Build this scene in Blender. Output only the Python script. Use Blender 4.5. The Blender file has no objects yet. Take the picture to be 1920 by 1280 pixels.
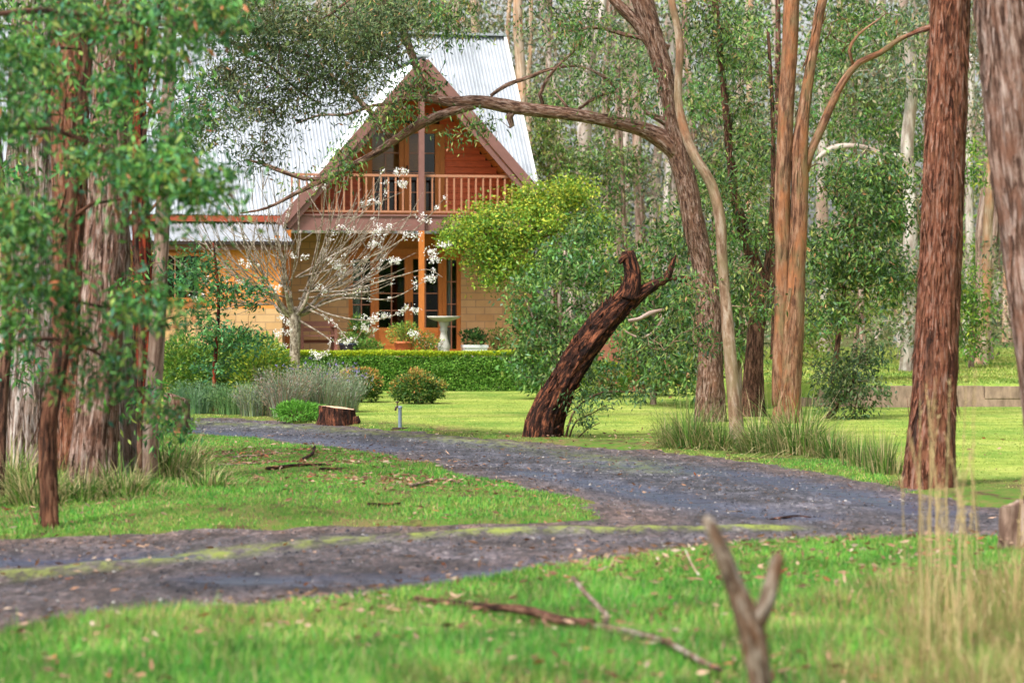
import bpy, math, random
import numpy as np
R = math.radians
RNG = np.random.default_rng(7)
random.seed(7)
sc = bpy.context.scene
COL = sc.collection
# ------------------------------------------------------------------ camera
F = 5333.0            # focal length in photo pixels (1920 wide), eye 1.6 m, horizon at row 580
EYE = 1.6
cam_d = bpy.data.cameras.new("camera"); cam = bpy.data.objects.new("camera", cam_d); COL.objects.link(cam)
cam.location = (0, 0, EYE); cam.rotation_euler = (R(90), 0, 0)
cam_d.sensor_width = 36; cam_d.lens = 100; cam_d.shift_y = -60/1920.0
cam_d.clip_start = 0.5; cam_d.clip_end = 2000
cam_d.dof.use_dof = True; cam_d.dof.focus_distance = 36; cam_d.dof.aperture_fstop = 3.0
sc.camera = cam
# ------------------------------------------------------------------ sky, sun, exposure
SUN_EL, SUN_AZ = 52, 215          # azimuth measured clockwise from +Y: behind the camera on the left
w = bpy.data.worlds.new("World"); sc.world = w; w.use_nodes = True
nt = w.node_tree; nt.nodes.clear()
sky = nt.nodes.new('ShaderNodeTexSky'); sky.sky_type = 'NISHITA'; sky.sun_disc = False
sky.sun_elevation = R(SUN_EL); sky.sun_rotation = R(SUN_AZ); sky.air_density = 1.0; sky.dust_density = 4.0
hs = nt.nodes.new('ShaderNodeHueSaturation'); hs.inputs['Saturation'].default_value = 0.16; hs.inputs['Value'].default_value = 1.25
bgn = nt.nodes.new('ShaderNodeBackground'); bgn.inputs['Strength'].default_value = 0.115
wo = nt.nodes.new('ShaderNodeOutputWorld')
nt.links.new(sky.outputs[0], hs.inputs['Color']); nt.links.new(hs.outputs[0], bgn.inputs['Color']); nt.links.new(bgn.outputs[0], wo.inputs[0])
sd = bpy.data.lights.new("sun", 'SUN'); sd.energy = 2.9; sd.angle = R(9); sd.color = (1, .95, .88)
so = bpy.data.objects.new("sun", sd); COL.objects.link(so); so.location = (-10, -10, 30)
so.rotation_euler = (R(90-SUN_EL), 0, R(-SUN_AZ)+math.pi)
sc.view_settings.view_transform = 'Standard'; sc.view_settings.look = 'None'
sc.view_settings.exposure = 0.74; sc.view_settings.gamma = 1
sc.render.engine = 'CYCLES'
sc.cycles.use_denoising = True
sc.cycles.max_bounces = 6; sc.cycles.diffuse_bounces = 3; sc.cycles.glossy_bounces = 2
sc.cycles.transmission_bounces = 3; sc.cycles.transparent_max_bounces = 6
sc.cycles.caustics_reflective = False; sc.cycles.caustics_refractive = False
sc.cycles.use_adaptive_sampling = True; sc.cycles.adaptive_threshold = 0.02

# ------------------------------------------------------------------ helpers
def P(px, py, Y):                  # a point seen at photo pixel (px, py) at depth Y
    return np.array([(px-960)/F*Y, Y, EYE-(py-580)/F*Y])
def G(px, py, z=0.0):              # the ground point seen at a pixel
    Y = (EYE-z)*F/(py-580.0)
    return ((px-960)/F*Y, Y)
def smooth(a, b, x):
    t = np.clip((x-a)/(b-a), 0, 1); return t*t*(3-2*t)
def vnoise(x, y, seed=0, oct=3, s=1.0):   # cheap smooth noise, about -1..1
    r = np.random.default_rng(seed); out = 0; amp = 1; tot = 0; f = s
    for o in range(oct):
        for k in range(4):
            a = r.uniform(0, 2*np.pi); p1, p2 = r.uniform(0, 6.28, 2); q = f*r.uniform(.7, 1.4)
            out = out + amp*np.sin((x*np.cos(a)+y*np.sin(a))*q+p1 + 1.3*np.sin((y*np.cos(a)-x*np.sin(a))*q*.6+p2))/2.2
        tot += amp; amp *= .55; f *= 2.1
    return out/tot

def gpoly(pts): return np.array([G(*p) for p in pts])
def seg_dist(X, Y, poly, closed=True):
    d = np.full(np.shape(X), 1e9); n = len(poly)
    for i in range(n if closed else n-1):
        ax, ay = poly[i]; bx, by = poly[(i+1) % n]
        vx, vy = bx-ax, by-ay; L = vx*vx+vy*vy+1e-12
        t = np.clip(((X-ax)*vx+(Y-ay)*vy)/L, 0, 1)
        d = np.minimum(d, np.hypot(X-ax-t*vx, Y-ay-t*vy))
    return d
def inside(X, Y, poly):
    c = np.zeros(np.shape(X), bool); n = len(poly)
    for i in range(n):
        x0, y0 = poly[i]; x1, y1 = poly[(i+1) % n]
        if y0 == y1: continue
        c ^= ((y0 > Y) != (y1 > Y)) & (X < (x1-x0)*(Y-y0)/(y1-y0)+x0)
    return c
# driveway outline on the ground (a hairpin: far arm, wide bend, near arm)
ROAD = gpoly([(-700, 779), (-200, 779), (200, 780), (360, 782), (480, 788), (600, 796), (700, 803), (800, 813), (900, 821), (1000, 829), (1100, 838),
  (1200, 847), (1300, 856), (1400, 868), (1500, 882), (1600, 898), (1700, 922), (1780, 940), (1880, 955), (2300, 965), (2900, 965),
  (2900, 1010), (2300, 1005), (1900, 1003), (1750, 1006), (1600, 1012), (1400, 1024), (1250, 1037), (1100, 1056), (1000, 1070), (900, 1088), (740, 1102),
  (640, 1120), (400, 1150), (200, 1170), (0, 1195), (-300, 1225), (-900, 1280),
  (-900, 1045), (-300, 1027), (0, 1018), (200, 1010), (400, 1001), (600, 995), (800, 991), (980, 988), (1130, 984), (1150, 975), (1125, 963), (1085, 948), (1040, 934), (950, 917),
  (850, 896), (780, 872), (700, 852), (600, 838), (480, 824), (360, 815), (200, 808), (-200, 803), (-700, 800)])
MOSS1 = gpoly([(-200, 1100), (250, 1056), (400, 1040), (500, 1030), (650, 1016), (900, 1003), (1150, 996), (1350, 992), (1450, 991)])
MOSS2 = gpoly([(-200, 785), (360, 792), (500, 798), (650, 807), (800, 819), (950, 835), (1100, 855), (1250, 885)])
WET1 = gpoly([(-400, 1075), (0, 1052), (150, 1048), (300, 1044)])
WET2 = gpoly([(420, 1085), (600, 1088), (750, 1082), (900, 1078), (1050, 1058)])
WET3 = gpoly([(300, 806), (420, 812), (560, 822), (640, 832), (720, 842)])
WET4 = gpoly([(1150, 872), (1280, 880), (1400, 892), (1500, 908), (1620, 930), (1750, 960)])
WET5 = gpoly([(1000, 890), (1150, 915), (1300, 945), (1500, 968)])
def road_sd(X, Y):                 # signed distance, negative on the driveway
    d = seg_dist(X, Y, ROAD); return np.where(inside(X, Y, ROAD), -d, d)
def base_z(X, Y):
    X = np.asarray(X, float); Y = np.asarray(Y, float)
    right = smooth(3.3, 4.3, X)
    zr = 0.36*smooth(46.25, 46.5, Y) + 0.011*np.maximum(Y-50, 0)
    zl = 0.45*smooth(55.9, 56.6, Y) + 0.007*np.maximum(Y-62, 0)
    far = np.minimum(zr*right + zl*(1-right), 1.35)
    mound = 0.10*np.exp(-((X+2.2)/2.6)**2-((Y-24.5)/4.0)**2)
    return far + mound
def ground_z(X, Y, sd=None):
    X = np.asarray(X, float); Y = np.asarray(Y, float)
    if sd is None: sd = road_sd(X, Y)
    n = vnoise(X, Y, 3, 4, 1.3)
    sdn = sd + 0.17*vnoise(X, Y, 5, 4, 3.0)
    verge = -0.035 + 0.06*smooth(-.10, .22, sdn)
    near = np.clip((62-Y)/10, 0, 1)
    lawn = 1-.75*smooth(36, 39, Y)
    return base_z(X, Y) + (verge + 0.034*n*lawn*smooth(0, .6, sd))*near
def road_z(X, Y):
    return base_z(X, Y) + 0.011*vnoise(X, Y, 9, 3, 2.2)
def gz(x, y): return float(ground_z(np.array([x]), np.array([y]))[0])

def setp(o, label=None, cat=None, group=None, kind=None):
    if label: o['label'] = label
    if cat: o['category'] = cat
    if group: o['group'] = group
    if kind: o['kind'] = kind
    return o
def root(name, label, cat, loc, group=None, rz=0):
    o = bpy.data.objects.new(name, None); COL.objects.link(o)
    o.location = loc; o.rotation_euler = (0, 0, rz); o.empty_display_size = .2
    return setp(o, label, cat, group)
class MB:
    """collects pieces of geometry and links them as ONE mesh object"""
    def __init__(s): s.V = []; s.F = []; s.n = 0; s.C = []; s.B = []
    def add(s, V, Fs, col=None, bk=None):
        V = np.asarray(V, float).reshape(-1, 3)
        if not isinstance(Fs, list): Fs = [Fs]
        for f in Fs:
            f = np.asarray(f, int)
            if f.size: s.F.append(f+s.n)
        s.V.append(V); s.n += len(V)
        c = np.ones((len(V), 3)) if col is None else np.broadcast_to(np.asarray(col, float), (len(V), 3))
        s.C.append(c); s.B.append(V if bk is None else bk)
        return s
    def box(s, x0, x1, y0, y1, z0, z1, col=None):
        V = [(x, y, z) for z in (z0, z1) for y in (y0, y1) for x in (x0, x1)]
        return s.add(V, np.array([(0, 2, 3, 1), (4, 5, 7, 6), (0, 1, 5, 4), (2, 6, 7, 3), (0, 4, 6, 2), (1, 3, 7, 5)]), col)
    def bar(s, a, b, w, h, up=(0, 0, 1), col=None):
        a = np.array(a, float); b = np.array(b, float); t = b-a; t /= np.linalg.norm(t)
        u = np.cross(t, up); u /= (np.linalg.norm(u)+1e-9); v = np.cross(u, t)
        V = []
        for p in (a, b):
            for q, r_ in ((-1, -1), (1, -1), (1, 1), (-1, 1)): V.append(p+u*w/2*q+v*h/2*r_)
        return s.add(V, np.array([(0, 1, 5, 4), (1, 2, 6, 5), (2, 3, 7, 6), (3, 0, 4, 7), (3, 2, 1, 0), (4, 5, 6, 7)]), col)
    def lathe(s, c, prof, n=20, col=None):
        th = np.arange(n)*2*np.pi/n; V = []; m = len(prof)
        for r_, z in prof:
            V.append(np.stack([c[0]+r_*np.cos(th), c[1]+r_*np.sin(th), np.full(n, c[2]+z)], 1))
        V = np.concatenate(V); i = np.arange(n); j = (i+1) % n
        Fs = np.concatenate([np.stack([k*n+i, k*n+j, (k+1)*n+j, (k+1)*n+i], 1) for k in range(m-1)])
        return s.add(V, Fs, col)
    def build(s, name, mat, parent=None, smooth_=False, off=None):
        V = np.concatenate(s.V); C = np.concatenate(s.C); B = np.concatenate(s.B)
        if off is None and parent is not None and parent.rotation_euler[2] == 0 and parent.type == 'EMPTY': off = np.array(parent.location)
        if off is not None: V = V-np.asarray(off)
        me = bpy.data.meshes.new(name)
        loops = np.concatenate([f.reshape(-1) for f in s.F]).astype(np.int32)
        tot = np.concatenate([np.full(len(f), f.shape[1]) for f in s.F]).astype(np.int32)
        st = np.concatenate([[0], np.cumsum(tot)[:-1]]).astype(np.int32)
        me.vertices.add(len(V)); me.vertices.foreach_set('co', V.astype(np.float32).ravel())
        me.loops.add(len(loops)); me.loops.foreach_set('vertex_index', loops)
        me.polygons.add(len(tot)); me.polygons.foreach_set('loop_start', st); me.polygons.foreach_set('loop_total', tot)
        me.polygons.foreach_set('use_smooth', np.full(len(tot), bool(smooth_)))
        a = me.attributes.new('Col', 'FLOAT_COLOR', 'POINT')
        a.data.foreach_set('color', np.concatenate([C, np.ones((len(C), 1))], 1).astype(np.float32).ravel())
        a = me.attributes.new('bk', 'FLOAT_VECTOR', 'POINT'); a.data.foreach_set('vector', B.astype(np.float32).ravel())
        me.update(calc_edges=True); me.validate()
        me.materials.append(mat)
        o = bpy.data.objects.new(name, me); COL.objects.link(o)
        if parent is not None: o.parent = parent
        return o
def child_copy(o, parent):
    c = o.copy(); COL.objects.link(c); c.parent = parent
    for g in o.children: child_copy(g, c)
    return c

def catmull(pts, step):
    pts = np.asarray(pts, float); out = []
    p = np.vstack([2*pts[0]-pts[1], pts, 2*pts[-1]-pts[-2]])
    for i in range(1, len(p)-2):
        L = np.linalg.norm(p[i+1][:3]-p[i][:3]); n = max(1, int(L/step))
        for t in np.arange(n)/n:
            a, b, c, d = p[i-1], p[i], p[i+1], p[i+2]
            out.append(.5*((2*b)+(-a+c)*t+(2*a-5*b+4*c-d)*t*t+(-a+3*b-3*c+d)*t**3))
    out.append(pts[-1]); return np.array(out)
def tube(mb, path, rad, sides=8, ridge=0.0, seed=0, lump=0.0, col=None, cap=True, s0=0.0):
    """path (n,3), rad (n) -> a swept tube with bark ridges; bk = seamless bark coordinates"""
    path = np.asarray(path, float); rad = np.asarray(rad, float); n = len(path)
    T = np.gradient(path, axis=0); T /= (np.linalg.norm(T, axis=1, keepdims=True)+1e-9)
    u = np.cross(T[0], (0.0, 1.0, 0.01)); u /= (np.linalg.norm(u)+1e-9)
    s = np.concatenate([[0], np.cumsum(np.linalg.norm(np.diff(path, axis=0), axis=1))])+s0
    th = np.arange(sides)*2*np.pi/sides
    V = np.empty((n, sides, 3)); B = np.empty((n, sides, 3)); r_ = np.random.default_rng(seed)
    ph = r_.uniform(0, 6.28, 12)
    for i in range(n):
        u = u-T[i]*np.dot(u, T[i]); u /= (np.linalg.norm(u)+1e-9); v = np.cross(T[i], u)
        rr = np.full(sides, rad[i])
        if ridge:
            k = 0
            for m, a in ((3, .35), (7, .5), (12, .6), (19, .6), (29, .5)):
                if m > sides/2: break
                rr = rr*(1+ridge*a*np.sin(m*th+ph[k]+1.6*np.sin(s[i]*(.8+.25*k)+ph[k+5])+.5*np.sin(s[i]*(3.1+k)+ph[k+3]))); k += 1
        if lump:
            rr = rr*(1+lump*(np.sin(s[i]*5.1+ph[1]+2*np.sin(th+ph[2]))*.5+np.sin(s[i]*11.3+ph[3]+3*np.sin(th*2+ph[4]))*.3+.2*np.sin(s[i]*23+ph[6]+4*th)))
        V[i] = path[i]+np.outer(np.cos(th)*rr, u)+np.outer(np.sin(th)*rr, v)
        B[i, :, 0] = np.cos(th)*rad[i]; B[i, :, 1] = np.sin(th)*rad[i]; B[i, :, 2] = s[i]+seed*3.7
    i = np.arange(sides); j = (i+1) % sides
    Fs = [np.concatenate([np.stack([k*sides+i, k*sides+j, (k+1)*sides+j, (k+1)*sides+i], 1) for k in range(n-1)])]
    if cap:
        Fs.append(np.arange(sides)[::-1][None, :]); Fs.append((np.arange(sides)+(n-1)*sides)[None, :])
    mb.add(V.reshape(-1, 3), Fs, col, B.reshape(-1, 3))
def stem(mb, pts, Y=None, sides=16, ridge=.04, lump=.03, step=.12, seed=0, flare=0, ground=False, col=None):
    """pts: (px, py, halfwidth_px[, Y]) ; returns world path and radii"""
    W = []
    for p in pts:
        y = p[3] if len(p) > 3 else Y
        q = P(p[0], p[1], y); W.append([*q, p[2]/F*y])
    W = np.array(W)
    if ground: W[0, 2] = gz(W[0, 0], W[0, 1])-.12
    D = catmull(W, step)
    if flare:
        h = D[:, 2]-D[0, 2]; D[:, 3] *= 1+flare*np.exp(-(h/.22))
    D[:, 3] = np.maximum(D[:, 3], .002)
    tube(mb, D[:, :3], D[:, 3], sides, ridge, seed, lump, col)
    return D

def strips(mb, D, n, r_, ln=(.08, .35), wd=(.008, .028), out=.25):
    T = np.gradient(D[:, :3], axis=0); T /= np.linalg.norm(T, axis=1, keepdims=True)
    w_ = np.where(D[:, 2] < 12, 1.0, 0); i = r_.choice(len(D), n, p=w_/w_.sum()); v = r_.normal(size=(n, 3)); v -= T[i]*np.sum(v*T[i], 1, keepdims=True); v /= np.linalg.norm(v, axis=1, keepdims=True)
    L = r_.uniform(*ln, n)[:, None]; W = r_.uniform(*wd, n)[:, None]/2; s = np.cross(T[i], v); d = T[i]*r_.choice([-1, 1], (n, 1), p=[.8, .2])+s*r_.normal(0, .12, (n, 1))
    c0 = D[i, :3]+v*D[i, 3:4]*.99; c1 = c0+d*L*.5+v*L*out*r_.uniform(0, .5, (n, 1)); c2 = c0+d*L+v*L*out*r_.uniform(0, 1.2, (n, 1))
    V = np.stack([c0-s*W, c0+s*W, c1-s*W*1.1, c1+s*W*1.1, c2-s*W*.3, c2+s*W*.3], 1).reshape(-1, 3); k = np.arange(n)[:, None]*6
    mb.add(V, np.concatenate([k+np.array([[0, 1, 3, 2]]), k+np.array([[2, 3, 5, 4]])]))
def rand_dirs(n, r_=RNG):
    v = r_.normal(size=(n, 3)); return v/np.linalg.norm(v, axis=1, keepdims=True)
def leaf_quads(mb, C, D, L, Wd, col, r_=RNG, fold=.25):
    """lanceolate leaves: one folded quad each"""
    n = len(C); D = D/(np.linalg.norm(D, axis=1, keepdims=True)+1e-9)
    S = np.cross(D, rand_dirs(n, r_)); S /= (np.linalg.norm(S, axis=1, keepdims=True)+1e-9)
    N = np.cross(D, S); L = np.broadcast_to(L, (n,))[:, None]; Wd = np.broadcast_to(Wd, (n,))[:, None]
    a = C; b = C+D*L*.42+S*Wd*.5+N*Wd*fold; c = C+D*L+N*Wd*.3; d = C+D*L*.42-S*Wd*.5+N*Wd*fold
    V = np.stack([a, b, c, d], 1).reshape(-1, 3)
    Fs = np.arange(4*n).reshape(n, 4)
    mb.add(V, Fs, np.repeat(col, 4, 0))
def pal(n, cols, w=None, jit=.22, r_=RNG):
    cols = np.array(cols); w = None if w is None else np.array(w)/np.sum(w)
    c = cols[r_.choice(len(cols), n, p=w)]*r_.uniform(1-jit, 1+jit, (n, 1)); return c
def clusters(blobs, r_=RNG):
    """blob: (px, py, rx_px, ry_px, Y, depth_m, n)"""
    out = []
    for (px, py, rx, ry, Y, dep, n) in blobs:
        v = rand_dirs(n, r_)*(r_.uniform(0, 1, (n, 1))**.42)
        c = P(px, py, Y); k = Y/F
        out.append(np.stack([c[0]+v[:, 0]*rx*k, Y+v[:, 1]*dep, c[2]+v[:, 2]*ry*k], 1))
    return np.concatenate(out)
def leafage(mb, cen, per, sig, L, Wd, cols, w=None, droop=.9, r_=RNG, flat=.75):
    cen = cen[r_.uniform(size=len(cen)) < .93]; n = len(cen)*per
    base = np.repeat(cen, per, 0)
    sg = np.repeat(r_.uniform(.6, 1.3, len(cen)), per)[:, None]*sig
    C = base+r_.normal(size=(n, 3))*sg*np.array([1, 1, flat])
    D = rand_dirs(n, r_)*1.0+np.array([0, 0, -droop])
    tone = np.repeat(r_.uniform(.62, 1.38, (len(cen), 1))*np.array([1, 1, 1])+r_.normal(0, .10, (len(cen), 3))*np.array([1.3, .3, 1]), per, 0).clip(.4, 1.8)
    col = pal(n, cols, w, r_=r_)*tone
    leaf_quads(mb, C, D, L*r_.uniform(.6, 1.25, n), Wd*r_.uniform(.7, 1.3, n), col, r_)
def twigs(mb, limb, cen, r0=.012, frac=1.0, r_=RNG, col=None, sag=.12):
    """thin twigs from the nearest limb point out to leaf clusters"""
    limb = np.asarray(limb)[:, :3]
    idx = np.arange(len(cen)); idx = idx[r_.uniform(size=len(cen)) < frac]
    pts = limb
    order = idx[np.argsort([np.min(np.sum((pts-cen[i])**2, 1)) for i in idx])] if len(idx) else idx
    nodes = pts.copy()
    for i in order:
        d2 = np.sum((nodes-cen[i])**2, 1)+ (nodes[:, 2] > cen[i][2]+.1)*.4
        a = nodes[np.argmin(d2)]; b = cen[i]; L = np.linalg.norm(b-a)
        if L < .02: continue
        m1 = a+(b-a)*.35+r_.normal(size=3)*L*.07+np.array([0, 0, L*sag]); m2 = a+(b-a)*.7+r_.normal(size=3)*L*.07+np.array([0, 0, L*sag])
        D = catmull(np.array([a, m1, m2, b]), max(.1, L/8))
        rr = np.linspace(r0*min(1.0, .35+L*.3), r0*.25, len(D))
        tube(mb, D, rr, 4, 0, 0, 0, col, cap=False)
        nodes = np.vstack([nodes, D[1::2]])

# ------------------------------------------------------------------ materials
def newmat(name):
    m = bpy.data.materials.new(name); m.use_nodes = True; t = m.node_tree
    return m, t, t.nodes['Principled BSDF']
def N(t, typ, **k):
    n = t.nodes.new(typ)
    for a, b in k.items():
        if a.startswith('_'): setattr(n, a[1:], b)
        else: n.inputs[a.replace('__', ' ')].default_value = b
    return n
def ramp(t, fac, stops):
    r_ = t.nodes.new('ShaderNodeValToRGB'); e = r_.color_ramp.elements
    while len(e) < len(stops): e.new(.5)
    for i, (p, c) in enumerate(stops): e[i].position = p; e[i].color = (*c, 1) if len(c) == 3 else c
    t.links.new(fac, r_.inputs[0]); return r_
def coords(t, scale=(1, 1, 1), attr=None):
    if attr: src = N(t, 'ShaderNodeAttribute', _attribute_name=attr).outputs['Vector']
    else: src = N(t, 'ShaderNodeTexCoord').outputs['Object']
    m = N(t, 'ShaderNodeMapping'); m.inputs['Scale'].default_value = scale
    t.links.new(src, m.inputs['Vector']); return m.outputs[0]
def noise(t, vec, scale, detail=4, rough=.6, dist=0):
    n = N(t, 'ShaderNodeTexNoise', Scale=scale, Detail=detail, Roughness=rough, Distortion=dist)
    t.links.new(vec, n.inputs['Vector']); return n
def mixc(t, fac, a, b, mode='MIX'):
    m = t.nodes.new('ShaderNodeMix'); m.data_type = 'RGBA'; m.blend_type = mode
    for sck, v in ((0, fac), (6, a), (7, b)):
        if isinstance(v, bpy.types.NodeSocket): t.links.new(v, m.inputs[sck])
        elif sck == 0: m.inputs[0].default_value = v
        else: m.inputs[sck].default_value = (*v, 1)
    return m.outputs[2]
def bump(t, bs, h, strength=.5, dist=.02):
    b = N(t, 'ShaderNodeBump', Strength=strength, Distance=dist)
    t.links.new(h, b.inputs['Height']); t.links.new(b.outputs[0], bs.inputs['Normal'])
def leaf_mat(name, trans=.35, rough=.55):
    m, t, b = newmat(name)
    a = N(t, 'ShaderNodeAttribute', _attribute_name='Col')
    t.links.new(a.outputs['Color'], b.inputs['Base Color']); b.inputs['Roughness'].default_value = rough
    b.inputs['Specular IOR Level'].default_value = .3
    tr = N(t, 'ShaderNodeBsdfTranslucent'); t.links.new(a.outputs['Color'], tr.inputs['Color'])
    mx = N(t, 'ShaderNodeMixShader', Fac=trans); t.links.new(b.outputs[0], mx.inputs[1]); t.links.new(tr.outputs[0], mx.inputs[2])
    t.links.new(mx.outputs[0], t.nodes['Material Output'].inputs[0]); return m
def bark_mat(name, cols, k=26, st=.1, patch=None, bstr=.9, bd=.03, lo=.41, hi=.60, patch2=None, burn=0):
    """cols: dark crack, mid, light ; patch: colour of peeled areas"""
    m, t, b = newmat(name)
    n1 = noise(t, coords(t, (1, 1, st), 'bk'), k, 7, .7, .2)
    n2 = noise(t, coords(t, (1, 1, .35), 'bk'), k*.3, 4, .6)
    c = ramp(t, n1.outputs[0], [(lo, cols[0]), ((lo+hi)/2, cols[1]), (hi, cols[2])]).outputs[0]
    if patch:
        f = ramp(t, n2.outputs[0], [(.50, (0, 0, 0)), (.66, (1, 1, 1))]).outputs[0]
        c = mixc(t, f, c, patch)
        n3 = noise(t, coords(t, (1, 1, .15), 'bk'), k*.8, 5, .7)
        c = mixc(t, .55, c, ramp(t, n3.outputs[0], [(.3, (.35, .35, .35)), (.7, (1.25, 1.25, 1.25))]).outputs[0], 'MULTIPLY')
    else:
        c = mixc(t, .6, c, ramp(t, n2.outputs[0], [(.3, (.55, .55, .6)), (.7, (1.3, 1.2, 1.15))]).outputs[0], 'MULTIPLY')
    if patch2:
        c = mixc(t, ramp(t, noise(t, coords(t, (1, 1, .5), 'bk'), k*.22, 5, .65, .3).outputs[0], [(.48, (0, 0, 0)), (.64, (.8, .8, .8))]).outputs[0], c, patch2)
    if burn:
        c = mixc(t, ramp(t, noise(t, coords(t, (1, 1, .3), 'bk'), 5.5, 6, .7, .4).outputs[0], [(.56, (0, 0, 0)), (.66, (burn, burn, burn))]).outputs[0], c, (.025, .016, .013))
    fis = ramp(t, noise(t, coords(t, (1, 1, st*.7), 'bk'), k*1.3, 4, .65, .5).outputs[0], [(.36, (.35, .33, .32)), (.47, (1, 1, 1))]).outputs[0]
    c = mixc(t, .8 if bstr > .55 else .3, c, fis, 'MULTIPLY')
    t.links.new(c, b.inputs['Base Color']); b.inputs['Roughness'].default_value = .9; b.inputs['Specular IOR Level'].default_value = .2
    bump(t, b, n1.outputs[0], bstr, bd); return m
def plain(name, col, rough=.6, var=.15, k=6, metal=0, spec=.4, stretch=(1, 1, 1), bmp=0):
    m, t, b = newmat(name)
    n1 = noise(t, coords(t, stretch), k, 5, .65)
    c = ramp(t, n1.outputs[0], [(.25, tuple(x*(1-var) for x in col)), (.75, tuple(min(1, x*(1+var)) for x in col))]).outputs[0]
    t.links.new(c, b.inputs['Base Color']); b.inputs['Roughness'].default_value = rough; b.inputs['Metallic'].default_value = metal
    b.inputs['Specular IOR Level'].default_value = spec
    if bmp: bump(t, b, n1.outputs[0], bmp, .01)
    return m
M = {}
M['leaf'] = leaf_mat('leaf', .22); M['grass'] = leaf_mat('grass_blade', .3, .6); M['petal'] = leaf_mat('petal', .25, .7)
M['bark_stringy'] = bark_mat('bark_stringy', [(.055, .030, .020), (.31, .235, .20), (.60, .55, .53)], 28, .09, None, 1, .05, patch2=(.33, .22, .17))
M['bark_pinkish'] = bark_mat('bark_pinkish', [(.07, .035, .025), (.29, .18, .14), (.50, .39, .345)], 30, .15, None, 1, .04, patch2=(.25, .115, .075), burn=.5)
M['bark_red'] = bark_mat('bark_red', [(.055, .020, .012), (.25, .088, .048), (.34, .20, .15)], 32, .16, (.26, .11, .06), 1, .03, burn=.9)
M['bark_smooth'] = bark_mat('bark_smooth', [(.17, .10, .06), (.30, .20, .13), (.42, .33, .25)], 14, .3, (.32, .15, .08), .5, .015, patch2=(.22, .17, .09))
M['bark_sapling'] = bark_mat('bark_sapling', [(.03, .015, .01), (.12, .05, .028), (.20, .10, .06)], 30, .12, None, .8, .02, burn=.5)
M['bark_twin'] = bark_mat('bark_twin', [(.10, .045, .027), (.24, .115, .068), (.34, .20, .13)], 18, .18, (.32, .13, .06), .7, .02, patch2=(.15, .12, .06), burn=.6)
M['bark_rough'] = bark_mat('bark_rough', [(.06, .03, .022), (.23, .125, .085), (.42, .30, .25)], 34, .24, (.22, .11, .07), 1, .05)
M['bark_dead'] = bark_mat('bark_dead', [(.012, .007, .006), (.075, .028, .018), (.34, .12, .06)], 26, .26, (.03, .014, .010), 1, .07, burn=.9)
M['bark_dark'] = bark_mat('bark_dark', [(.025, .014, .01), (.12, .055, .035), (.24, .13, .09)], 30, .2, None, 1, .04)
M['bark_fireburnt'] = bark_mat('bark_fireburnt', [(.012, .006, .005), (.20, .03, .015), (.42, .07, .03)], 20, .08, (.02, .012, .01), 1, .03)
M['bark_white'] = bark_mat('bark_white', [(.30, .24, .20), (.50, .43, .38), (.62, .57, .53)], 6, .3, (.36, .25, .19), .2, .01)
M['bark_gum'] = bark_mat('bark_gum', [(.30, .19, .12), (.48, .35, .25), (.60, .48, .38)], 8, .15, (.52, .26, .14), .3, .01)
M['bark_greybrown'] = bark_mat('bark_greybrown', [(.13, .08, .06), (.30, .21, .16), (.42, .33, .28)], 14, .12, None, .6, .02)
M['bark_blossom'] = bark_mat('bark_blossom', [(.10, .075, .055), (.29, .24, .19), (.44, .39, .33)], 22, .6, None, .5, .01)
M['bark_stick'] = bark_mat('bark_stick', [(.06, .035, .022), (.20, .145, .105), (.36, .31, .26)], 34, .3, (.17, .08, .04), .8, .02, burn=.5)
M['bark_pale_branch'] = bark_mat('bark_pale_branch', [(.26, .18, .13), (.48, .40, .34), (.64, .58, .54)], 20, .15, (.40, .24, .16), .4, .01)
# ================================================================== GROUND
# ground sheet: fine near the camera, coarse to the horizon
def spaced(fine, coarse): return np.array(sorted(set(np.round(fine, 4)) | set(coarse)))
gx = spaced(np.arange(-11.0, 11.01, .12), [-900, -500, -250, -120, -70, -50, -38, -30, -25, -21, -18, -16, -14, -12.5, -11.6, 11.6, 12.5, 14, 16, 18, 21, 25, 30, 38, 50, 70, 120, 250, 500, 900])
gy = spaced(np.concatenate([np.arange(9.0, 47.0, .12), np.arange(47, 66, .35)]), [-300, -80, -20, 0, 4, 7, 8.3, 68, 71, 75, 80, 86, 93, 100, 110, 125, 150, 200, 300, 600, 1200])
GX, GY = np.meshgrid(gx, gy)
SDG = road_sd(GX, GY)
GZ = ground_z(GX, GY, SDG)
ny, nx = GX.shape
idx = np.arange(ny*nx).reshape(ny, nx)
Fg = np.stack([idx[:-1, :-1].ravel(), idx[:-1, 1:].ravel(), idx[1:, 1:].ravel(), idx[1:, :-1].ravel()], 1)
lawn = smooth(.5, 1.6, SDG)*smooth(34.5, 37.5, GY+.0*GX)*(1-smooth(70, 75, GY))
lawn = np.maximum(lawn, smooth(.3, .9, SDG)*smooth(3.0, 5.0, GX)*smooth(25, 27.5, GY)*(1-smooth(70, 75, GY)))
forest = smooth(64, 72, GY+2*vnoise(GX, GY, 8, 2, .3))
mb = MB(); colg = np.stack([lawn.ravel(), forest.ravel(), np.clip(SDG, 0, 1).ravel()], 1)
mb.add(np.stack([GX.ravel(), GY.ravel(), GZ.ravel()], 1), Fg, colg)
m, t, b = newmat('ground_grass')
at = N(t, 'ShaderNodeAttribute', _attribute_name='Col'); sep = N(t, 'ShaderNodeSeparateColor'); t.links.new(at.outputs['Color'], sep.inputs[0])
oc = coords(t)
n1 = noise(t, coords(t, (1, .35, 1)), 1.4, 6, .65); n2 = noise(t, coords(t, (1, .35, 1)), 9, 6, .7); n3 = noise(t, coords(t, (1, .3, 1)), 40, 5, .75)
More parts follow.
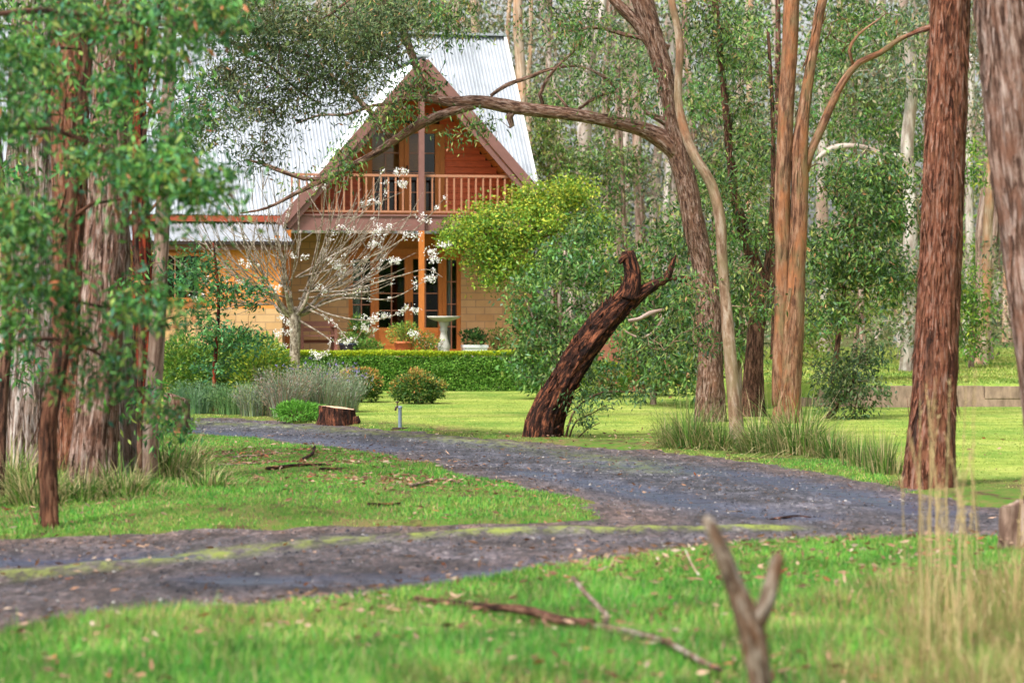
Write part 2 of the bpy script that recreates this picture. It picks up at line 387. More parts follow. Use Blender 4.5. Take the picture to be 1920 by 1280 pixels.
n4 = noise(t, coords(t, (.3, 1.0, 1)), 1.0, 6, .7)
rough_c = mixc(t, ramp(t, n2.outputs[0], [(.42, (0, 0, 0)), (.66, (1, 1, 1))]).outputs[0], (.075, .17, .022), (.17, .15, .05))
rough_c = mixc(t, ramp(t, n1.outputs[0], [(.5, (0, 0, 0)), (.7, (1, 1, 1))]).outputs[0], rough_c, (.20, .12, .07))
lawn_c = ramp(t, n4.outputs[0], [(.36, (.19, .27, .045)), (.5, (.30, .37, .075)), (.66, (.42, .44, .13))]).outputs[0]
lawn_c = mixc(t, ramp(t, noise(t, coords(t, (1, .5, 1)), .8, 6, .7).outputs[0], [(.46, (0, 0, 0)), (.62, (.75, .75, .75))]).outputs[0], lawn_c, (.12, .24, .04))
lawn_c = mixc(t, .55, lawn_c, ramp(t, n2.outputs[0], [(.3, (.7, .75, .6)), (.7, (1.25, 1.2, 1.2))]).outputs[0], 'MULTIPLY')
lawn_c = mixc(t, .4, lawn_c, ramp(t, n3.outputs[0], [(.3, (.55, .6, .5)), (.7, (1.3, 1.3, 1.3))]).outputs[0], 'MULTIPLY')
dirt = ramp(t, noise(t, coords(t, (1, .4, 1)), 2.6, 6, .7).outputs[0], [(.54, (0, 0, 0)), (.63, (1, 1, 1))]).outputs[0]; rough_c = mixc(t, dirt, rough_c, (.085, .05, .03))
fo_c = mixc(t, n2.outputs[0], (.10, .075, .04), (.12, .16, .05))
c = mixc(t, sep.outputs[0], rough_c, lawn_c); c = mixc(t, sep.outputs[1], c, fo_c)
t.links.new(c, b.inputs['Base Color']); b.inputs['Roughness'].default_value = .95; b.inputs['Specular IOR Level'].default_value = .1
bump(t, b, n3.outputs[0], .6, .03)
g = mb.build('ground', m, None, True); setp(g, kind='structure')

# driveway sheet, lying in the hollow of the ground
rx = np.arange(-11.0, 11.01, .07); ry = np.arange(11.5, 43.6, .07)
RX, RY = np.meshgrid(rx, ry); sdr = road_sd(RX, RY); RZ = road_z(RX, RY)
m1 = np.exp(-(seg_dist(RX, RY, MOSS1, False)/.20)**2); m2 = np.exp(-(seg_dist(RX, RY, MOSS2, False)/.42)**2)*.75*smooth(6, 0, RX)
moss = np.clip(1.4*m1*(.85+.4*vnoise(RX, RY, 51, 3, 1.5))+.85*m2*(.8+.5*vnoise(RX, RY, 52, 3, 1.1)), 0, 1)
wet = np.zeros_like(RX)
for wl, ww in ((WET1, .3), (WET2, .28), (WET3, .35), (WET4, .32), (WET5, .30)):
    wet = np.maximum(wet, np.exp(-(seg_dist(RX, RY, wl, False)/ww)**2))
brown = smooth(-.9, 0, sdr)*.8+.5*smooth(26, 17, RY)
keep = sdr < .35
idm = -np.ones(RX.shape, int); cell = keep[:-1, :-1] & keep[1:, :-1] & keep[:-1, 1:] & keep[1:, 1:]
used = np.zeros(RX.shape, bool); used[:-1, :-1] |= cell; used[1:, :-1] |= cell; used[:-1, 1:] |= cell; used[1:, 1:] |= cell
idm[used] = np.arange(used.sum()); ci, cj = np.nonzero(cell)
Fr = np.stack([idm[ci, cj], idm[ci, cj+1], idm[ci+1, cj+1], idm[ci+1, cj]], 1)
rut = -.018*wet+.02*moss
mb = MB(); mb.add(np.stack([RX[used], RY[used], (RZ+rut+.009*vnoise(RX, RY, 21, 3, 9)*(1-.8*wet))[used]], 1), Fr, np.stack([moss[used], wet[used], np.clip(brown, 0, 1)[used]], 1))
m, t, b = newmat('driveway_gravel')
at = N(t, 'ShaderNodeAttribute', _attribute_name='Col'); sep = N(t, 'ShaderNodeSeparateColor'); t.links.new(at.outputs['Color'], sep.inputs[0])
oc = coords(t, (1, .3, 1)); n1 = noise(t, oc, 2.2, 6, .7); n2 = noise(t, oc, 20, 6, .8)
vo = N(t, 'ShaderNodeTexVoronoi', Scale=34.0); t.links.new(oc, vo.inputs['Vector'])
st = ramp(t, vo.outputs['Color'], [(.0, (.02, .02, .026)), (.4, (.07, .07, .085)), (.8, (.20, .19, .20)), (1, (.55, .50, .46))]).outputs[0]
gr = ramp(t, n2.outputs[0], [(.36, (.018, .018, .024)), (.5, (.075, .075, .095)), (.64, (.22, .21, .23))]).outputs[0]
gr = mixc(t, .5, gr, st); gr = mixc(t, .9, gr, ramp(t, noise(t, coords(t, (.6, .5, 1)), 1.7, 6, .72).outputs[0], [(.38, (.20, .20, .25)), (.5, (.48, .49, .56)), (.63, (1.05, 1.07, 1.2))]).outputs[0], 'MULTIPLY')
br = ramp(t, n2.outputs[0], [(.36, (.03, .017, .013)), (.5, (.115, .066, .05)), (.64, (.32, .21, .17))]).outputs[0]
bm = N(t, 'ShaderNodeMath', _operation='MULTIPLY'); bm.inputs[1].default_value = 1.35; t.links.new(n1.outputs[0], bm.inputs[0])
bm2 = N(t, 'ShaderNodeMath', _operation='MULTIPLY'); t.links.new(bm.outputs[0], bm2.inputs[0]); t.links.new(sep.outputs[2], bm2.inputs[1])
c = mixc(t, bm2.outputs[0], gr, br)
c = mixc(t, .85, c, ramp(t, noise(t, coords(t, (1.2, .35, 1)), 4.5, 6, .75).outputs[0], [(.40, (.35, .33, .32)), (.52, (1, 1, 1)), (.66, (1.7, 1.65, 1.6))]).outputs[0], 'MULTIPLY')
wm = N(t, 'ShaderNodeMath', _operation='MULTIPLY'); t.links.new(sep.outputs[1], wm.inputs[0]); t.links.new(ramp(t, noise(t, coords(t, (.5, 1.2, 1)), 3.2, 5, .7).outputs[0], [(.32, (0, 0, 0)), (.50, (1, 1, 1))]).outputs[0], wm.inputs[1])
c = mixc(t, wm.outputs[0], c, (.035, .05, .10))
mm = N(t, 'ShaderNodeMath', _operation='MULTIPLY'); t.links.new(sep.outputs[0], mm.inputs[0]); t.links.new(ramp(t, noise(t, oc, 7, 6, .75).outputs[0], [(.42, (0, 0, 0)), (.60, (1, 1, 1))]).outputs[0], mm.inputs[1])
c = mixc(t, mm.outputs[0], c, (.24, .29, .045))
t.links.new(c, b.inputs['Base Color'])
rr = ramp(t, wm.outputs[0], [(0, (.75, .75, .75)), (1, (.30, .30, .30))]).outputs[0]; t.links.new(rr, b.inputs['Roughness'])
b.inputs['Specular IOR Level'].default_value = .5
hmix = mixc(t, wm.outputs[0], n2.outputs['Color'], (.4, .4, .4)); bump(t, b, hmix, .8, .03)
dr = mb.build('driveway', m, None, True); setp(dr, kind='structure')

# ------------------------------------------------------------------ grass blades (uncountable)
def blades(mb, X, Y, h, wd, cols, w=None, lean=.35, r_=RNG, z=None):
    n = len(X); Z = ground_z(X, Y) if z is None else z
    C = np.stack([X, Y, Z-.006], 1); a = r_.uniform(0, 6.28, n); ln = r_.normal(0, lean, (n, 2))
    H = h*r_.uniform(.5, 1.3, n)
    sx = np.stack([np.cos(a), np.sin(a), np.zeros(n)], 1)*(wd*r_.uniform(.7, 1.3, n))[:, None]/2
    up = np.stack([ln[:, 0], ln[:, 1], np.ones(n)], 1); up /= np.linalg.norm(up, axis=1, keepdims=True)
    tip = C+up*H[:, None]; col = pal(n, cols, w, r_=r_)
    tn = np.clip(vnoise(X, Y, 77, 4, 1.6), -1, 1)[:, None]; tn2 = np.clip(vnoise(X, Y, 78, 3, 5.0), -1, 1)[:, None]
    am = np.where(Y < 16, 1.5, 1)[:, None]; col = col*(1+am*(.32*tn*np.array([1.4, .45, 1])+.30*tn2)).clip(.3, 1.9)
    V = np.stack([C-sx, C+sx, tip], 1).reshape(-1, 3)
    mb.add(V, np.arange(3*n).reshape(n, 3), np.repeat(col, 3, 0))
def scatter(n, x0, x1, y0, y1, r_=RNG): return r_.uniform(x0, x1, n), r_.uniform(y0, y1, n)
def wedge(n, y0, y1, pad=.8, r_=RNG):    # points inside the part of the ground in view, with a margin
    Y = np.sqrt(r_.uniform(y0*y0, y1*y1, n)); X = r_.uniform(-1, 1, n)*(960/F*Y+pad); return X, Y
GREEN = [(.07, .27, .035), (.11, .35, .045), (.18, .39, .05), (.30, .41, .09), (.04, .20, .045), (.46, .36, .18), (.38, .23, .15)]
# foreground and island
mb = MB()
X, Y = wedge(300000, 10.2, 15.6, .6); sd_ = road_sd(X, Y); k = (sd_ > .02*RNG.normal(size=len(X))) & (Y < 23)
pat = vnoise(X, Y, 31, 3, 2.5); k &= RNG.uniform(size=len(X)) < np.clip(.75+.55*pat, .12, 1)
hh = (.055+.035*np.clip(pat+.3, 0, 1.2))*smooth(-.05, .5, sd_+.12)
blades(mb, X[k], Y[k], 1.25*np.maximum(hh[k], .03), .009, GREEN, [5, 6, 6, 5, 3, 2.6, 1.8], .6)
X, Y = wedge(120000, 15.6, 19.5, .8); sd_ = road_sd(X, Y); k = (sd_ > 0)
blades(mb, X[k], Y[k], .05, .008, GREEN, [5, 6, 5, 3, 2, 1, .5], .45)
X, Y = scatter(430000, -9.0, 3.5, 18.5, 37.5); sd_ = road_sd(X, Y); pat = vnoise(X, Y, 33, 3, 1.8)
k = (sd_ > -.04) & (np.abs(X) < .18*Y+.8) & ~((Y > 30) & (X > -1)) & (RNG.uniform(size=len(X)) < np.clip(.8+.7*pat, .1, 1))
blades(mb, X[k], Y[k], .035+.03*np.clip(pat[k], 0, 1), .009, GREEN, [5, 6, 5, 3.5, 2, .8, .6], .5)
o = mb.build('grass', M['grass']); setp(o, 'short bright green grass growing over the verges and the island between driveway arms', 'grass', kind='stuff')
# mown lawn
mb = MB()
X, Y = wedge(420000, 25, 54, 1.0); sd_ = road_sd(X, Y); k = (sd_ > -.03) & ((X > 1.5) | (Y > 34.5)) & (X < 11)
X, Y = X[k], Y[k]; st_ = vnoise(X*.3, Y*1.0, 35, 4, .9); kk = RNG.uniform(size=len(X)) < .60+.30*st_; X, Y = X[kk], Y[kk]
LAWN = [(.24, .33, .06), (.34, .40, .09), (.48, .48, .17), (.15, .25, .04)]
edge = np.exp(-(road_sd(X, Y)/.25)**2)
blades(mb, X, Y, .018+.02*edge, .016, LAWN, [4, 5, 2, 2], .7)
o = mb.build('lawn_grass', M['grass']); setp(o, 'mown yellow green lawn around the leaning dead trunk', 'lawn', kind='stuff')
# paddock beyond the low retaining wall
mb = MB(); X, Y = scatter(60000, 4.2, 14, 46.6, 72)
blades(mb, X, Y, .05+.0016*(Y-46), .03, LAWN, [4, 5, 2, 3], .5)
o = mb.build('paddock_grass', M['grass']); setp(o, 'light green grass beyond the low timber retaining wall', 'grass', kind='stuff')
# litter: fallen leaves and bark flakes
mb = MB()
X, Y = wedge(6500, 10.4, 19.5, .6); X2, Y2 = scatter(3000, -9, 2.5, 19, 36.5); X3, Y3 = scatter(500, -2, 7, 20, 35)
px_, py_ = G(520, 872); px2_, py2_ = G(820, 925); X4 = np.concatenate([RNG.normal(px_, 1.1, 3200), RNG.normal(px2_, .7, 900)]); Y4 = np.concatenate([RNG.normal(py_, 1.0, 3200), RNG.normal(py2_, .7, 900)])
X = np.concatenate([X, X2, X3, X4]); Y = np.concatenate([Y, Y2, Y3, Y4]); sd_ = road_sd(X, Y); kk = ((sd_ > -.1) | (RNG.uniform(size=len(X)) < .22)) & (RNG.uniform(size=len(X)) < .55+.75*vnoise(X, Y, 61, 3, 1.6)); X, Y, sd_ = X[kk], Y[kk], sd_[kk]
z = np.where(sd_ > 0, ground_z(X, Y)+np.where(Y < 20, .02+.07*RNG.uniform(0, 1, len(X)), .03), road_z(X, Y)+.012); n = len(X)
D = rand_dirs(n)*np.array([1, 1, .25])
leaf_quads(mb, np.stack([X, Y, z], 1), D, RNG.uniform(.03, .085, n), RNG.uniform(.010, .026, n), pal(n, [(.32, .17, .10), (.45, .29, .20), (.17, .085, .05), (.50, .38, .29), (.38, .13, .06)], [4, 2.5, 4, .7, .8]))
o = mb.build('leaf_litter', M['leaf']); setp(o, 'fallen brown leaves and bark flakes scattered over grass and gravel', 'leaf litter', kind='stuff')
mb = MB(); X, Y = wedge(46000, 13, 42, .8); k = road_sd(X, Y) < -.1; X, Y = X[k], Y[k]; n = len(X); s_ = RNG.uniform(.004, .010, n)+.012*RNG.uniform(0, 1, n)**8
z = road_z(X, Y)+.004
o4 = np.array([(1, 0, 0), (0, 1, 0), (-1, 0, 0), (0, -1, 0), (0, 0, .8)])
V = np.stack([X, Y, z], 1)[:, None, :]+o4[None]*s_[:, None, None]*RNG.uniform(.6, 1.3, (n, 5, 1)); i = np.arange(n)[:, None]*5
Fp = np.concatenate([i+np.array([[a, b_, 4]]) for a, b_ in ((0, 1), (1, 2), (2, 3), (3, 0))])
mb.add(V.reshape(-1, 3), Fp, np.repeat(pal(n, [(.03, .03, .04), (.10, .10, .12), (.30, .28, .27), (.10, .06, .045)], [5, 4, .7, 3]), 5, 0))
o = mb.build('gravel', leaf_mat('gravel_stone', 0, .8)); setp(o, 'loose grey gravel scattered on the driveway', 'gravel', kind='stuff')

# long blades for tussocks
def long_grass(mb, cx, cy, n, L, spread, wd, cols, w=None, up=1.0, r_=RNG, rad=.12, z=None, seg=4, sagf=.5):
    z0 = gz(cx, cy)-.02 if z is None else z
    a = r_.uniform(0, 6.28, n); rr = rad*np.sqrt(r_.uniform(0, 1, n)); Ls = L*r_.uniform(.45, 1.15, n)
    dx, dy = np.cos(a), np.sin(a); sp = spread*r_.uniform(.1, 1.1, n)
    side = np.stack([-dy, dx, np.zeros(n)], 1)
    V = []; col = pal(n, cols, w, r_=r_); tw = r_.normal(0, .35, n); sg_ = sagf*r_.uniform(.3, 1.7, n)
    for k in range(seg+1):
        t_ = k/seg; h = Ls*(t_*up-sg_*sp*t_**2.2); out = Ls*sp*t_**1.4; q_ = Ls*sp*tw*t_**2
        c = np.stack([cx+dx*(rr+out)-dy*q_, cy+dy*(rr+out)+dx*q_, z0+np.maximum(h, .01)], 1)
        wv = wd*(1-t_*.9)/2
        V += [c-side*wv, c+side*wv]
    V = np.stack(V, 1); m_ = 2*(seg+1); i = np.arange(n)[:, None]*m_
    Fs = np.concatenate([i+np.array([[2*k, 2*k+1, 2*k+3, 2*k+2]]) for k in range(seg)])
    mb.add(V.reshape(-1, 3), Fs, np.repeat(col, m_, 0))
TUS = [(.09, .20, .035), (.16, .28, .05), (.04, .10, .02), (.36, .31, .14), (.50, .42, .22)]
def tussock(px, py, L, n, rad, label, group='grass tussocks at the foot of the trees', w=[4, 4, 2, 2.2, 1.2], spread=1.0, z=0):
    x, y = G(px, py); mb = MB(); long_grass(mb, x, y, int(n*.42), L*(1.1 if px > 1000 else .95), spread, .013, TUS, w, rad=rad*.8); long_grass(mb, x+.05, y-.08, int(n*.3), L*.8, spread*1.5, .014, TUS, [2, 3, 2, 4, 3], rad=rad*1.4, sagf=.8)
    long_grass(mb, x-.08, y+.05, int(n*.10), L*(1.4 if px > 1000 else 1.15), spread*.7, .010, TUS, [2, 3, 1, 3, 3], rad=rad, sagf=.6)
    o = mb.build('grass_tussock', M['grass'], None, off=(x, y, gz(x, y))); o.location = (x, y, gz(x, y)); setp(o, label, 'tussock', group)
tussock(1300, 842, .55, 900, .28, 'broad green tussock left of the smooth slender trunk beside the driveway')
tussock(1262, 838, .36, 350, .15, 'small tussock at the left end of the row by the driveway')
tussock(1352, 845, .42, 400, .16, 'tussock tucked against the left foot of the smooth slender trunk')
tussock(1430, 850, .52, 700, .24, 'green tussock between the smooth slender trunk and the widest tussock')
tussock(1500, 856, .60, 1100, .32, 'widest tussock in front of the twin stemmed tree')
tussock(1560, 862, .38, 420, .18, 'low tussock trailing right of the widest tussock')
tussock(1612, 882, .34, 260, .14, 'thin bright tussock midway between twin stemmed tree and big red trunk', spread=.4)
tussock(1655, 893, .42, 300, .15, 'thin tussock just left of the big red trunk', spread=.4)
for i, (px, py, L, n, lab) in enumerate([(20, 935, .50, 700, 'tall tussock at the far left foot of the stringybark trunk'), (70, 960, .42, 500, 'tussock in front of the leftmost stringybark, left of the slender brown trunk'),
    (150, 955, .30, 500, 'low straw tinged tussock right of the slender brown trunk'), (235, 950, .34, 500, 'dry tussock in front of the split grey trunk'),
    (310, 925, .52, 650, 'tall green tussock at the right of the left tree group'), (345, 900, .40, 380, 'small leafy tussock below the dark stump'), (390, 940, .25, 300, 'low dry tussock out on the island grass right of the left tree group')]):
    tussock(px, py, L, n, .26, lab, 'grass tussocks under the left tree group', w=[3, 3, 1.5, 3, 2])
# dry standing grass at the right front
DRY = [(.56, .42, .20), (.62, .49, .26), (.40, .28, .13), (.26, .18, .08), (.20, .27, .06)]
mb = MB()
for i in range(38):
    px = random.choice([random.gauss(1735, 28), random.gauss(1795, 22), random.uniform(1690, 1960), random.uniform(1850, 2000)])
    Yb = random.uniform(12.2, 16.5); x = (px-960)/F*Yb; L = random.uniform(.6, 1.35) if px < 1830 else random.uniform(.4, 1.0)
    lx, ly = random.gauss(.02, .07), random.gauss(0, .05); z0 = gz(x, Yb)-.02
    pth = np.array([[x+lx*(t_**1.8)*L, Yb+ly*t_*L, z0+L*t_] for t_ in np.linspace(0, 1, 8)])
    cc = pal(1, DRY, [4, 4, 1.5, 0, 0], .15)[0]
    tube(mb, pth, np.linspace(.0035, .0016, 8), 4, col=cc, cap=False)
    n = 12; tt = RNG.uniform(.66, 1, n); C = np.stack([np.interp(tt, np.linspace(0, 1, 8), pth[:, k]) for k in range(3)], 1)
    leaf_quads(mb, C, rand_dirs(n)*.5+np.array([.1, 0, 1]), .035, .006, pal(n, DRY, [4, 4, 1, 0, 0]))
for i in range(210):
    Yb = random.uniform(10.8, 16.0); px = random.triangular(1480, 2030, 1930); x = (px-960)/F*Yb
    long_grass(mb, x, Yb, 46, random.uniform(.12, .2)+.28*max(0, (px-1600)/400)*random.random(), .6, .007, DRY, [1.5, 1.2, 3, 3, 5], rad=.14)
o = mb.build('dry_grass', M['grass']); setp(o, 'tall straw coloured dry grass standing in the right foreground', 'dry grass', kind='stuff')
mb = MB()      # scattered taller blades in the foreground
for i in range(420):
    px = random.uniform(-60, 1980); Yb = random.uniform(11.2, 14.6); x = (px-960)/F*Yb
    if float(road_sd(np.array([x]), np.array([Yb]))[0]) < .25: continue
    long_grass(mb, x, Yb, 14, random.uniform(.08, .19), .5, .006, GREEN, [4, 5, 4, 3, 2, 1.5, .6], rad=.06)
o = mb.build('tall_grass', M['grass']); setp(o, 'taller grass blades dotted through the foreground grass', 'grass', kind='stuff')

# ================================================================== HOUSE
HX, HY, TH = -1.816, 58.0, R(13)
PITCH = 1.12
def HA(px, d):        # local x of the house for a photo column on the plane d metres behind its front
    k = (px-960)/F
    return (k*(HY+d*math.cos(TH))-HX+d*math.sin(TH))/(math.cos(TH)-k*math.sin(TH))
def HZ(px, py, d):
    a = HA(px, d); Y = HY+a*math.sin(TH)+d*math.cos(TH); return EYE-(py-580)/F*Y
house = root('brick_house', 'brick and red timber house with steep corrugated metal roof and gabled balcony', 'house', (HX, HY, 0), None, TH)
M['corr'] = plain('corrugated_steel', (.38, .41, .45), .42, .28, 1.6, .3, .4, (1, 1, .3))
M['wood_red'] = plain('stained_boards', (.62, .125, .04), .55, .35, 5, 0, .4, (1, 1, 9), .3)
M['wood_orange'] = plain('orange_timber', (.52, .17, .035), .5, .2, 8, 0, .4, (4, 4, 1))
M['wood_orange2'] = plain('orange_boards', (.74, .27, .06), .5, .2, 8, 0, .4, (1, 1, 4))
M['mauve'] = plain('mauve_painted_timber', (.22, .105, .09), .55, .15, 10)
M['rail'] = plain('rail_timber', (.42, .19, .11), .5, .18, 10)
M['gutter'] = plain('red_gutter', (.34, .07, .035), .4, .1, 6)
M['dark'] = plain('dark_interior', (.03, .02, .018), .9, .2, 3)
M['floor'] = plain('patio_stone', (.36, .24, .19), .85, .2, 6)
M['white'] = plain('white_paint', (.72, .73, .74), .5, .06, 8)
M['curtain'] = plain('curtain_cloth', (.62, .64, .60), .9, .08, 9, 0, .2, (3, 3, .4))
m, t, b = newmat('cream_brick'); M['brick'] = m
bt = N(t, 'ShaderNodeTexBrick', Scale=1.0); bt.inputs['Color1'].default_value = (.56, .33, .14, 1); bt.inputs['Color2'].default_value = (.64, .41, .20, 1)
bt.inputs['Mortar'].default_value = (.44, .28, .15, 1); bt.inputs['Brick Width'].default_value = .39; bt.inputs['Row Height'].default_value = .15; bt.inputs['Mortar Size'].default_value = .012
tc = N(t, 'ShaderNodeTexCoord'); sx = N(t, 'ShaderNodeSeparateXYZ'); cb = N(t, 'ShaderNodeCombineXYZ'); ad = N(t, 'ShaderNodeMath', _operation='ADD')
t.links.new(tc.outputs['Object'], sx.inputs[0]); t.links.new(sx.outputs[0], ad.inputs[0]); t.links.new(sx.outputs[1], ad.inputs[1]); t.links.new(ad.outputs[0], cb.inputs[0]); t.links.new(sx.outputs[2], cb.inputs[1])
t.links.new(cb.outputs[0], bt.inputs['Vector']); nb = noise(t, cb.outputs[0], 3, 6, .7)
c = mixc(t, .6, bt.outputs['Color'], ramp(t, nb.outputs[0], [(.3, (.75, .72, .7)), (.7, (1.15, 1.12, 1.1))]).outputs[0], 'MULTIPLY')
t.links.new(c, b.inputs['Base Color']); b.inputs['Roughness'].default_value = .9; bump(t, b, bt.outputs['Fac'], -.6, .01)
m, t, b = newmat('window_glass'); M['glass'] = m
gl = N(t, 'ShaderNodeBsdfGlossy', Roughness=.03); gl.inputs['Color'].default_value = (1, 1, 1, 1); trn = N(t, 'ShaderNodeBsdfTransparent'); trn.inputs['Color'].default_value = (.82, .86, .84, 1)
fr = N(t, 'ShaderNodeFresnel', IOR=1.5); mx = N(t, 'ShaderNodeMixShader'); t.links.new(fr.outputs[0], mx.inputs[0]); t.links.new(trn.outputs[0], mx.inputs[1]); t.links.new(gl.outputs[0], mx.inputs[2]); t.links.new(mx.outputs[0], t.nodes['Material Output'].inputs[0])

AL, AR = -8.6, 2.51
ZE, ZAP, ZR = 3.5, 6.73, 7.56
DR = (ZR-ZE)/PITCH
HB = lambda: MB()
def slope_cols(mb, us, f0, f1, nrm, amp=.017, period=.076):
    """corrugated sheet: for each u a strip from f0(u) to f1(u), rippled along nrm"""
    V = []
    for u in us:
        p = np.array(f0(u)); q = np.array(f1(u)); r_ = amp*math.sin(2*math.pi*u/period)*np.array(nrm)
        V += [p+r_, q+r_]
    n = len(us); Fs = np.array([(2*i, 2*i+2, 2*i+3, 2*i+1) for i in range(n-1)]); mb.add(V, Fs)
roof_bm = MB()
us = np.arange(AL, AR+.001, .019); sl = math.hypot(1, PITCH); nf = (0, -PITCH/sl, 1/sl)
def zs(u): return max(ZE, ZAP-PITCH*abs(u)) if abs(u) < 2.885 else ZE
slope_cols(roof_bm, us, lambda u: (u, (zs(u)-ZE)/PITCH, zs(u)), lambda u: (u, DR, ZR), nf)
roof_bm.add([(AL, DR, ZR), (AR, DR, ZR), (AR, 2*DR, ZE), (AL, 2*DR, ZE)], np.array([[0, 1, 2, 3]]))
ds = np.arange(-.12, (ZAP-ZE)/PITCH, .019)
for sg in (-1, 1):
    nn = (sg*PITCH/sl, 0, 1/sl)
    slope_cols(roof_bm, ds, lambda d: (0, d, ZAP), lambda d: (sg*(ZAP-(ZE+PITCH*max(d, 0)))/PITCH, d, ZE+PITCH*max(d, 0)), nn)
rf = roof_bm.build('roof', M['corr'], house, False, off=(0, 0, 0))
mb = MB(); mb.bar((AL, DR, ZR+.02), (AR+.03, DR, ZR+.02), .26, .05); mb.bar((0, -.14, ZAP+.03), (0, 2.8, ZAP+.03), .24, .04)
mb.build('ridge_cap', M['corr'], rf, off=(0, 0, 0))
mb = MB()
mb.bar((AR+.02, (ZAP-PITCH*AR-ZE)/PITCH, ZAP-PITCH*AR+.02), (AR+.02, DR, ZR+.02), .06, .09, up=(0, -PITCH, 1)); mb.build('roof_trim', M['white'], rf, off=(0, 0, 0))
mb = MB(); mb.box(AL, -2.9, -.10, -.0, ZE-.14, ZE-.02); mb.build('gutter', M['gutter'], rf, off=(0, 0, 0))
for sg in (-1, 1):       # barge boards of the balcony gable
    mb = MB(); e = (sg*2.98, -.16, ZAP-PITCH*2.98-.10); a0 = (0, -.16, ZAP-.10)
    mb.bar(a0, e, .19, .045, up=(0, -1, 0)); mb.V[-1] = mb.V[-1]
    o = mb.build('barge_board', M['mauve'], rf, off=(0, 0, 0))
    mb = MB(); off = .17
    mb.bar((0, -.10, ZAP-.10-off*1.4), (sg*2.8, -.10, ZAP-PITCH*2.8-.10-off*1.4), .11, .04, up=(0, -1, 0)); mb.build('barge_board', M['mauve'], rf, off=(0, 0, 0))
# orange lining under the gable roof
for sg in (-1, 1):
    mb = MB(); z0 = ZAP-.16
    for k in range(24):
        t0, t1 = k/24, (k+1)/24-.003
        A_ = (sg*2.85*t0, z0-PITCH*2.85*t0); B_ = (sg*2.85*t1, z0-PITCH*2.85*t1)
        mb.add([(A_[0], -.09, A_[1]), (B_[0], -.09, B_[1]), (B_[0], 1.34, B_[1]), (A_[0], 1.34, A_[1])], np.array([[0, 1, 2, 3]]))
    mb.build('soffit_lining', M['wood_orange2'], rf, off=(0, 0, 0))
# upper timber wall
DW = 1.3
xa, xb = HA(688, DW), HA(824, DW); ztop = 5.42
mb = MB(); z = ZE
while z < ZAP-.3:
    h = .135; hw = (ZAP-.17-z-h)/PITCH+.06
    segs = [(-hw, hw)] if z > ztop-.02 else [(-hw, xa), (xb, hw)]
    for s0, s1 in segs:
        if s1-s0 > .03:
            V = [(s0, DW, z+h), (s1, DW, z+h), (s1, DW-.028, z), (s0, DW-.028, z), (s0, DW+.05, z), (s1, DW+.05, z), (s0, DW+.05, z+h), (s1, DW+.05, z+h)]
            mb.add(V, np.array([(3, 2, 1, 0), (4, 5, 2, 3), (0, 1, 7, 6)]))
    z += h
uw = mb.build('wall', M['wood_red'], house, off=(0, 0, 0)); uw['label'] = 'red stained board wall behind the balcony'
# room behind
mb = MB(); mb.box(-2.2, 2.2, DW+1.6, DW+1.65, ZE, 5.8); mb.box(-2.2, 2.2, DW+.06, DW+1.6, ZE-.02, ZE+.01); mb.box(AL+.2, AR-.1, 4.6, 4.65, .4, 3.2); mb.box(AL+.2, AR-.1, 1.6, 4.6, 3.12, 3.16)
mb.build('interior_panel', M['dark'], house, off=(0, 0, 0))
mb = MB(); mb.box(-1.15, .35, DW+.30, DW+.33, ZE+1.0, 5.5); mb.build('interior_panel', M['wood_orange2'], house, off=(0, 0, 0))['label'] = 'added orange panel that warms the dark panes of the balcony door'  # added panel behind the upper panes, makes the dark glass read brown
# doors and windows
def opening(name, x0, x1, z0, z1, d, cols, rows, fw=.07, mw=.022, curtain=None, lowpanel=None, fm='wood_orange', handle=False, parent=None, lab=None):
    f = MB()
    f.box(x0, x0+fw, d-.05, d+.05, z0, z1); f.box(x1-fw, x1, d-.05, d+.05, z0, z1)
    f.box(x0+fw, x1-fw, d-.048, d+.048, z1-fw, z1); f.box(x0+fw, x1-fw, d-.048, d+.048, z0, z0+fw*1.3)
    o = f.build(name, M[fm], parent or house, off=(0, 0, 0))
    if lab: o['label'] = lab
    zl = z0+fw*1.3
    if lowpanel:
        p = MB(); p.box(x0+fw, x1-fw, d-.02, d+.02, zl, zl+lowpanel); p.box(x0+fw+.05, x1-fw-.05, d-.032, d-.021, zl+.06, zl+lowpanel-.06)
        p.box(x0+fw, x1-fw, d-.04, d+.04, zl+lowpanel+.001, zl+lowpanel+.09)
        p.build('door_panel', M['wood_orange2'], o, off=(0, 0, 0)); zl += lowpanel+.09
    g_ = MB(); g_.box(x0+fw, x1-fw, d-.004, d+.004, zl, z1-fw); g_.build('pane', M['glass'], o, off=(0, 0, 0))
    u = MB()
    for i in range(1, cols):
        x = x0+fw+(x1-x0-2*fw)*i/cols; u.box(x-mw/2, x+mw/2, d-.022, d+.018, zl, z1-fw)
    for i in range(1, rows):
        z = zl+(z1-fw-zl)*i/rows; u.box(x0+fw, x1-fw, d-.020, d+.016, z-mw/2, z+mw/2)
    if cols > 1 or rows > 1: u.build('muntin', M['rail'], o, off=(0, 0, 0))
    if handle:
        h = MB(); hx = x1-fw*.5 if handle > 0 else x0+fw*.5; h.box(hx-.012, hx+.012, d-.1, d-.052, z0+.95, z0+1.09); h.build('handle', M['dark'], o, off=(0, 0, 0))
    return o
def curtain(x0, x1, z0, z1, d, parent):
    mb = MB(); n = 60; xs = np.linspace(x0, x1, n); y = d+.05*np.sin(xs*42)+.02*np.sin(xs*97)
    V = np.concatenate([np.stack([xs, y, np.full(n, z0)], 1), np.stack([xs*1.0, y, np.full(n, z1)], 1)]); i = np.arange(n-1)
    mb.add(V, np.stack([i, i+1, i+1+n, i+n], 1)); mb.build('curtain', M['curtain'], parent, True, off=(0, 0, 0))
